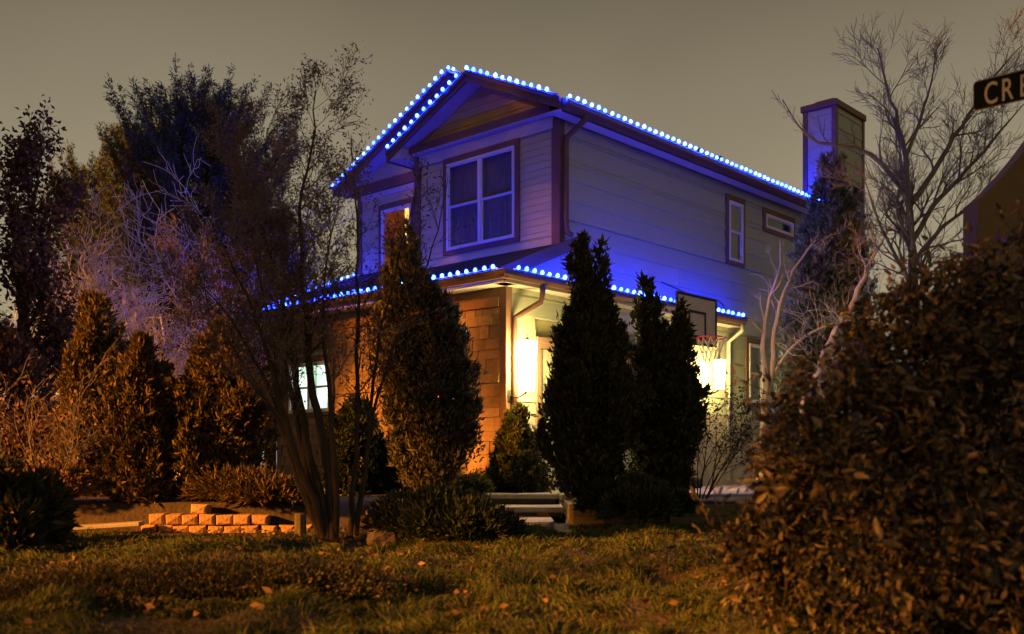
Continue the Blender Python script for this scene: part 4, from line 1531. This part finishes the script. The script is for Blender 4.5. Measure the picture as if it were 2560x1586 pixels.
spruce((-7.0, 22.9, 0.0), 8.6, 1.7, 'tall dark spruce rising highest among the left trees', 61, lowest=0.25, crown=4.0, tuft=0.26)
spruce((-9.05, 24.0, 0.0), 8.3, 0.95, 'narrower spruce just left of the tallest spruce', 62, lowest=0.3, n_whorl=15, crown=2.2, tuft=0.24)
spruce((-10.7, 25.5, 0.0), 7.9, 1.5, 'short spruce lowest of the three dark spruces', 63, lowest=0.3, n_whorl=12)
spruce((-5.7, 23.9, 0.0), 6.3, 1.1, 'bluish spruce half hidden behind the bare multi-stemmed tree', 64, lowest=0.15, n_whorl=14)

# --- right side: pale-stemmed small tree
t = Tree(71)
DR = 16.0
kw3 = dict(up=0.08, wig=0.16, nchild=(4, 4), ang=0.7, ratio=0.5)
t.along(pl([(1900, 1200), (1909, 1077), (1915, 1009), (1915, 930), (1905, 858), (1917, 771), (1931, 716), (1957, 680), (1950, 600)], DR), [0.07, 0.06, 0.052, 0.042, 0.024, 0.008], 2, 0.3, 0.7, frm=0.62, **kw3)
t.along(pl([(1915, 1009), (1925, 962), (1935, 918), (1933, 839), (1945, 775), (1990, 660), (2040, 600)], DR), [0.052, 0.046, 0.038, 0.024, 0.008], 2, 0.3, 0.75, frm=0.5, **kw3)
t.along(pl([(1930, 940), (1961, 882), (2008, 839), (2060, 809), (2130, 800)], DR, -0.4), [0.03, 0.024, 0.018, 0.008], 1, 0.3, 0.5, frm=0.4, **kw3)
t.along(pl([(1996, 1180), (2005, 1060), (2016, 990), (2044, 930), (2091, 822), (2143, 740), (2180, 640), (2230, 560)], DR - 0.4, 0.3), [0.085, 0.08, 0.07, 0.058, 0.034, 0.01], 2, 0.28, 0.9, frm=0.5, **kw3)
rt = empty('pale_stem_tree', at(1903, 1200, DR))
tag(rt, 'small leafless tree with pale crooked stems right of the hoop', 'tree')
t.build(rt, M['bark_mid'])

# --- right side: large bare tree
t = Tree(73)
D2 = 14.5
kw4 = dict(up=0.12, wig=0.14, nchild=(8, 8), ang=0.6, ratio=0.52, rmin=0.0026)
t.along(pl([(2290, 1190), (2285, 900), (2283, 694), (2272, 517), (2266, 420), (2258, 348), (2232, 263), (2215, 204), (2195, 120)], D2), [0.10, 0.09, 0.075, 0.05, 0.03, 0.008], 2, 0.17, 1.3, frm=0.42, **kw4)
t.along(pl([(2270, 490), (2235, 440), (2165, 373), (2110, 362), (2063, 365), (2016, 352), (1983, 305), (1957, 250)], D2, -0.3), [0.04, 0.034, 0.026, 0.016, 0.006], 1, 0.3, 0.6, frm=0.3, **kw4)
t.along(pl([(2279, 508), (2351, 403), (2423, 284), (2494, 174), (2554, 115)], D2, 0.3), [0.045, 0.036, 0.026, 0.016, 0.006], 2, 0.22, 1.1, frm=0.2, **kw4)
t.along(pl([(2283, 600), (2340, 500), (2420, 430), (2500, 330), (2560, 260)], D2, 0.5), [0.04, 0.032, 0.022, 0.006], 2, 0.2, 1.1, frm=0.15, **kw4)
t.along(pl([(2283, 660), (2330, 590), (2420, 520), (2520, 450)], D2, -0.2), [0.035, 0.028, 0.02, 0.006], 2, 0.2, 1.0, frm=0.15, **kw4)
t.along(pl([(2262, 400), (2300, 300), (2330, 200), (2345, 110)], D2, 0.2), [0.03, 0.024, 0.014, 0.005], 2, 0.25, 0.9, frm=0.3, **kw4)
t.along(pl([(2284, 720), (2230, 620), (2180, 520), (2160, 430)], D2, 0.4), [0.03, 0.024, 0.016, 0.006], 2, 0.2, 1.0, frm=0.2, **kw4)
rt = empty('bare_tree', at(2290, 1190, D2))
tag(rt, 'large leafless tree with fine twigs right of the chimney', 'tree')
t.build(rt, M['bark_grey'])

# tangled bare brush under it
t = Tree(75)
base = Vector((5.2, 14.0, 0.2))
for k in range(12):
    a = k / 12 * 6.28 + R.random() * 0.5
    t.grow(base + Vector((0.4 * math.cos(a), 0.3 * math.sin(a), 0)), (0.5 * math.cos(a), 0.3 * math.sin(a), 1.0), R.uniform(1.5, 2.3), 0.022, 3, up=0.05, wig=0.25, nchild=(4, 4, 5), ang=0.7, ratio=0.5, rmin=0.003)
rt = empty('bare_brush', base)
tag(rt, 'tangled leafless brush behind the big leafy bush on the right', 'shrub')
t.build(rt, M['bark_pale'], 'stems')
t.leaf(rt, DRY, 1, 0.05, 0.025, keep=0.3)

# --- dark twiggy shrub in front of the second lantern
t = Tree(77)
base = Vector((2.28, 12.3, 0.28))
for k in range(12):
    a = k / 12 * 6.28 + R.random() * 0.5
    t.grow(base + Vector((0.08 * math.cos(a), 0.08 * math.sin(a), 0)), (0.42 * math.cos(a) + 0.1, 0.3 * math.sin(a), 1.0), R.uniform(0.75, 1.1), 0.010, 2, up=0.05, wig=0.12, nchild=(4, 5), ang=0.6, ratio=0.5)
rt = empty('open_shrub', base)
tag(rt, 'dark open shrub silhouetted against the smaller lantern', 'shrub')
t.build(rt, M['bark_dark'], 'stems')
t.leaf(rt, GREEN, 2, 0.05, 0.024, keep=1.0)

# --- big leafy bush in the right foreground
root = empty('leafy_bush', (2.05, 4.5, 0.0))
tag(root, 'big brown-leaved bush filling the right foreground', 'bush')
off = np.array([2.05, 4.5, 0.0])
g = np.random.default_rng(81)
blobs = [(2350, 1180, 4.5, 0.66, 0.72), (2080, 1270, 4.3, 0.40, 0.40), (2480, 960, 4.8, 0.62, 0.58), (1985, 1410, 4.2, 0.28, 0.26), (2180, 1080, 4.6, 0.42, 0.34),
         (2300, 920, 4.8, 0.42, 0.34), (2150, 1420, 4.1, 0.40, 0.34), (2450, 1420, 4.1, 0.55, 0.40), (2050, 1130, 4.7, 0.25, 0.20), (2560, 760, 5.0, 0.46, 0.30), (2390, 780, 4.9, 0.26, 0.24), (1900, 1340, 4.3, 0.14, 0.14)]
PP, DD = [], []
for x, y, D, rx, rz in blobs:
    c = np.array(at(x, y, D))
    m = int(7600 * rx * rz / 0.3) + 240
    d = norm(g.normal(size=(m, 3)))
    r = (1.04 - 0.62 * g.random(m) ** 1.6) * (0.86 + 0.34 * vnoise(d * 2.6 + x * 0.01))
    PP.append(c + d * r[:, None] * np.array([rx, min(rx, 0.5), rz]))
    DD.append(d)
P = np.concatenate(PP)
Dv = np.concatenate(DD)
k = (vnoise(P * 6 + 2) * 0.65 + vnoise(P * 14 + 7) * 0.35 > 0.455) & (P[:, 2] > 0.0) & (P[:, 1] > 3.2)
P, Dv = P[k], Dv[k]
n = len(P)
Dv = norm(Dv * 0.5 + g.normal(size=(n, 3)) * 0.55 + np.array([0, 0, -0.35]))
LL = 0.030 + 0.044 * g.random(n) ** 1.5
WW = LL * g.uniform(0.30, 0.46, n)
# twigs poking out above
tb = Tree(83)
for x, y, D in ((1960, 1050, 4.7), (2100, 960, 4.8), (2240, 800, 4.9), (2330, 720, 5.0), (2430, 680, 5.0), (2520, 640, 5.0), (1830, 1420, 4.2), (2170, 900, 4.8), (2380, 650, 5.0), (1900, 1180, 4.5), (2010, 900, 4.8), (1850, 1290, 4.3), (2200, 760, 4.9), (2290, 690, 4.9), (2470, 620, 5.0), (1800, 1340, 4.2), (2260, 800, 4.6)):
    p = np.array(at(x, y, D))
    b = p + np.array([0.25, 0.0, -0.5])
    tb.grow(b, p - b + g.normal(size=3) * 0.1, 0.62, 0.006, 1, up=0.1, wig=0.14, nchild=(7,), ang=0.7, ratio=0.32)
basep = np.array([2.05, 4.5, -0.02])
for q in range(26):
    i = g.integers(n)
    mid = basep * 0.5 + P[i] * 0.5 + g.normal(size=3) * 0.08
    b = basep + np.array([g.normal() * 0.25, g.normal() * 0.12, 0])
    tb.limb([b, mid, P[i]], [0.014, 0.009, 0.004])
V, F = tube_arr(tb.big, tb.bigr, 6)
mesh_arr('stems', V - off, F, M['bark_dark'], root, smooth=True)
V, F = tube_arr(tb.small, tb.smallr, 4)
mesh_arr('twigs', V - off, F, M['bark_dark'], root)['kind'] = 'stuff'
tp = np.repeat(np.array(tb.tips), 3, 0)
td = np.repeat(np.array(tb.tipd), 3, 0)
P = np.concatenate([P, tp + g.normal(size=tp.shape) * 0.02])
Dv = np.concatenate([Dv, norm(td * 0.6 + g.normal(size=td.shape) * 0.6)])
LL = np.concatenate([LL, g.uniform(0.035, 0.065, len(tp))])
WW = np.concatenate([WW, g.uniform(0.012, 0.026, len(tp))])
n = len(P)
# the 300 leaves that show largest are pieces of their own, the rest one mass
u_ = P[:, 0] / P[:, 1] * FPX + 1280
w_ = 1160 - (P[:, 2] - ZC) / P[:, 1] * FPX
score = LL / P[:, 1] * ((u_ < 2540) & (w_ < 1560))
order = np.argsort(-score)
near = order[:300]
rest = order[300:]


def bush_leaf(Ps, Ds, Ls, Ws):
    """pointed leaf with a folded midrib and curled tip: six faces"""
    n = len(Ps)
    D = norm(Ds)
    S = norm(np.cross(D, norm(g.normal(size=(n, 3)))))
    N = np.cross(S, D)
    L = Ls[:, None]
    W = Ws[:, None]
    cv = g.uniform(-0.25, 0.05, (n, 1)) * L
    r = [Ps, Ps + D * L * 0.3 + N * cv * 0.15, Ps + D * L * 0.65 + N * cv * 0.5, Ps + D * L + N * cv * 1.2]
    e1 = [r[1] + S * W * 0.45 + N * W * 0.22, r[2] + S * W * 0.42 + N * W * 0.2]
    e2 = [r[1] - S * W * 0.45 + N * W * 0.22, r[2] - S * W * 0.42 + N * W * 0.2]
    V = np.stack([r[0], r[1], r[2], r[3], e1[0], e1[1], e2[0], e2[1]], 1).reshape(-1, 3)
    T = np.array([[0, 4, 1], [4, 5, 1], [1, 5, 2], [5, 3, 2], [0, 1, 6], [6, 1, 7], [1, 2, 7], [7, 2, 3]])
    F = (np.arange(n)[:, None, None] * 8 + T[None]).reshape(-1, 3)
    return V, F


V, F = bush_leaf(P[rest], Dv[rest], LL[rest], WW[rest])
lf = mesh_arr('leaf_mass', V - off, F, BUSH, root)
lf['kind'] = 'stuff'
BUSH1 = bpy.data.materials.get('bush_leaves').copy()
ntb = BUSH1.node_tree
gi = next(x for x in ntb.nodes if x.type == 'NEW_GEOMETRY')
oi = ntb.nodes.new('ShaderNodeObjectInfo')
rpn = next(x for x in ntb.nodes if x.type == 'VALTORGB')
ntb.links.new(oi.outputs['Random'], rpn.inputs[0])
lvars = []
for q in range(10):
    V, F = bush_leaf(np.zeros((1, 3)), np.array([[1.0, 0, 0]]), np.array([1.0]), np.array([g.uniform(0.32, 0.46)]))
    o = mesh_arr('leaf', V, F, BUSH1)
    lvars.append(o.data)
    bpy.data.objects.remove(o)
for i in near:
    o = bpy.data.objects.new('leaf', lvars[R.randrange(10)])
    COL.objects.link(o)
    o.parent = root
    o.location = P[i] - off
    q = Vector(Dv[i]).to_track_quat('X', 'Z')
    o.rotation_mode = 'QUATERNION'
    o.rotation_quaternion = q @ Matrix.Rotation(R.uniform(0, 6.28), 3, 'X').to_quaternion()
    s = float(LL[i])
    o.scale = (s, s, s)
print('bush leaves', n)

# --- off to the left, out of the frame: a row of added trees whose crowns shade all but the low plants
rows = [(-13.5, -5.3, 4.7, 0.31, 2.8), (-13.2, -1.6, 4.9, 0.34, 2.2), (-13.4, 2.1, 3.5, 0.26, 1.7), (-13.6, 6.2, 5.6, 0.50, 3.2), (-13.3, 9.0, 5.4, 0.50, 3.0), (-13.4, 12.0, 3.7, 0.29, 2.6), (-13.5, 16.9, 4.4, 0.22, 3.4)]
ords = ('nearest', 'second', 'third', 'fourth', 'fifth', 'sixth', 'farthest')
for k, (bx_, by_, hb, thr, wy) in enumerate(rows):
    lab = ords[k] + ' of the unseen trees added left of the garden for shade'
    gg = np.random.default_rng(200 + k)
    base = Vector((bx_, by_, -0.05))
    rt = empty('added_shade_tree', base)
    tag(rt, lab, 'tree', 'unseen shade trees added left of the garden')
    t = Tree(91 + k)
    t.along([base, base + Vector((0.1, 0, 3.0)), base + Vector((0.0, 0.1, 6.5)), base + Vector((0.3, 0, 11))], [0.2, 0.17, 0.10, 0.02], 1, 0.3, 3.0, up=0.14, wig=0.13, nchild=(6, 5), ang=0.7, ratio=0.5, frm=0.45, rmin=0.008)
    t.build(rt, M['bark_dark'])
    m = 10500
    d = norm(gg.normal(size=(m, 3)))
    P = d * (gg.random(m) ** 0.4)[:, None] * np.array([2.1, wy, 5.4]) + np.array([0, 0, hb + 5.4])
    P[:, 2] += 0.5 * (vnoise(P * 0.9 + k * 7) - 0.5)
    P = P[vnoise(P * 1.1 + k * 3) > thr - 0.12 * np.clip((P[:, 2] - 6.0) / 1.0, 0, 1) * (k < 3) - 0.2 * np.clip(P[:, 2] - 11.6, 0, 1) * (k >= 3)]
    leaves('foliage', P, gg.normal(size=P.shape), 0.30, 0.19, DRY_R, rt)

# ------------------------------------------------------------------ lawn
g = np.random.default_rng(101)
N = 270000
yy = 3.2 * (11.9 / 3.2) ** g.random(N)
xx = (g.random(N) * 2 - 1) * (0.56 * yy + 0.35)
k = ~((xx < -2.0) & (yy > 10.25)) & ~((yy > 10.4) & (xx < 0)) & ~((yy > 10.0) & (xx < 0.62)) & ~((yy > 11.4))
xx, yy = xx[k], yy[k]
pn = vnoise(np.stack([xx * 1.6, yy * 1.6, np.zeros(len(xx))], 1) + 3)
pf = vnoise(np.stack([xx * 6.5, yy * 6.5, np.zeros(len(xx))], 1) + 9)
k = g.random(len(xx)) < 0.2 + 0.95 * pf
xx, yy, pn, pf = xx[k], yy[k], pn[k], pf[k]
n = len(xx)
P = np.stack([xx, yy, ground_z(xx, yy) - 0.004], 1)
hgt = (0.012 + 0.03 * pn ** 1.5 + 0.085 * np.clip(pf - 0.45, 0, 1)) * g.uniform(0.6, 1.4, n)
flow = vnoise(np.stack([xx * 2.1, yy * 2.1, np.ones(len(xx)) * 4], 1)) * 12
lean = np.stack([np.cos(flow), np.sin(flow), np.zeros(n)], 1) * g.uniform(0.15, 0.95, (n, 1))
D = norm(lean + np.array([0, 0, 1.0]) + g.normal(size=(n, 3)) * 0.35)
S = norm(np.cross(D, np.array([0, 1.0, 0.05]) + g.normal(size=(n, 3)) * 0.5))
w = (0.0017 + 0.00034 * yy)[:, None]
L = hgt[:, None] * 1.5
mid = P + D * L * 0.55
tipp = mid + norm(D + np.array([0, 0, -0.7]) + lean * 0.6) * L * 0.5
V = np.stack([P - S * w, P + S * w, mid + S * w * 0.8, mid - S * w * 0.8, tipp], 1).reshape(-1, 3)
T = np.array([[0, 1, 2], [0, 2, 3], [3, 2, 4]])
F = (np.arange(n)[:, None, None] * 5 + T[None]).reshape(-1, 3)
gr = mesh_arr('grass', V, F, GRASS)
tag(gr, 'rough uneven lawn grass sloping up to the garden', 'grass', kind='stuff')
# fallen leaves
N = 2600
yy = g.uniform(7.0, 10.4, N)
xx = g.uniform(-4.3, -0.2, N)
yy2 = 4.2 * (10.5 / 4.2) ** g.random(420)
xx2 = (g.random(420) * 2 - 1) * 0.5 * yy2
k = g.random(N) < np.exp(-(((xx + 1.9) / 0.9) ** 2 + ((yy - 9.6) / 0.8) ** 2)) + 0.12
xx = np.concatenate([xx[k], xx2])
yy = np.concatenate([yy[k], yy2])
n = len(xx)
P = np.stack([xx, yy, ground_z(xx, yy) + g.uniform(0.01, 0.05, n)], 1)
D = norm(np.stack([g.normal(size=n), g.normal(size=n), g.normal(size=n) * 0.25], 1))
fl = leaves('fallen_leaves', P, D, 0.06 * g.uniform(0.6, 1.3, n), 0.032, TAN, None, fold=0.15)
tag(fl, 'dry fallen leaves scattered over the lawn by the tree', 'leaves', kind='stuff')

# ------------------------------------------------------------------ street sign and neighbouring wall
sg = empty('street_sign', (2.36 + 0.42 * UY, 5.2 - 0.42 * UX, -0.6), 0)
tag(sg, 'dark street name sign with cream letters cut off at the right edge', 'street sign')
sg.rotation_euler = (0, 0, math.atan2(-UX, UY))       # local +x runs along the blade towards the street
ZT = ZC + 1.955 + 0.6
x0, x1, hh = -0.42, 0.36, 0.152


def rrect(a, b, lo, hi, r, k=5):
    p = []
    for cx_, cz, s in ((b - r, lo + r, -90), (b - r, hi - r, 0), (a + r, hi - r, 90), (a + r, lo + r, 180)):
        for j in range(k + 1):
            q = math.radians(s + 90 * j / k)
            p.append((cx_ + r * math.cos(q), cz + r * math.sin(q)))
    return p


MB().prism(rrect(x0, x1, ZT - hh, ZT, 0.022), 1, -0.0015, 0.0015).build('blade_edge', M['signedge'], sg)
MB().prism(rrect(x0 + 0.005, x1 - 0.005, ZT - hh + 0.005, ZT - 0.005, 0.019), 1, -0.0030, -0.0017).build('blade_face', M['signplate'], sg)
for ch_, xo in (('C', 0.053), ('R', 0.135), ('E', 0.220)):
    cu = bpy.data.curves.new('letter', 'FONT')
    cu.body = ch_
    cu.size = 0.158
    cu.extrude = 0.0006
    cu.offset = 0.0008
    tmp = bpy.data.objects.new('letter_curve', cu)
    COL.objects.link(tmp)
    lme = bpy.data.meshes.new_from_object(tmp.evaluated_get(bpy.context.evaluated_depsgraph_get()))
    bpy.data.objects.remove(tmp)
    lme.name = 'letter'
    lme.materials.clear()
    o = link('letter', lme, M['letter'], sg)
    o.location = (x0 + xo, -0.0042, ZT - hh + 0.019)
    o.rotation_euler = (math.pi / 2, 0, 0)
    o.scale = (0.62, 1, 1)
MB().tube([(0, 0.03, 0), (0, 0.03, ZT + 0.02)], 0.03, 10).build('post', M['metal'], sg)
MB().box(-0.05, 0.05, -0.0, 0.06, ZT - hh - 0.02, ZT - hh + 0.03).build('bracket', M['metal'], sg)

nw = empty('stucco_wall', (4.9, 9.2, 0.0), 0)
tag(nw, 'tan stucco wall end with a curved swooping top at the right edge', 'wall')
prf = [(-0.75, 0.0), (-0.75, 3.05)]
for k in range(0, 13):
    q = k / 12
    prf.append((-0.75 + 0.62 * q, 3.05 + 0.72 * (0.72 * q + 0.28 * q * q)))
prf += [(1.6, 4.6), (1.6, 0.0)]
wl = MB().prism(prf, 1, -0.15, 0.15).build('wall_body', M['stucco'], nw, bevel=0.02)
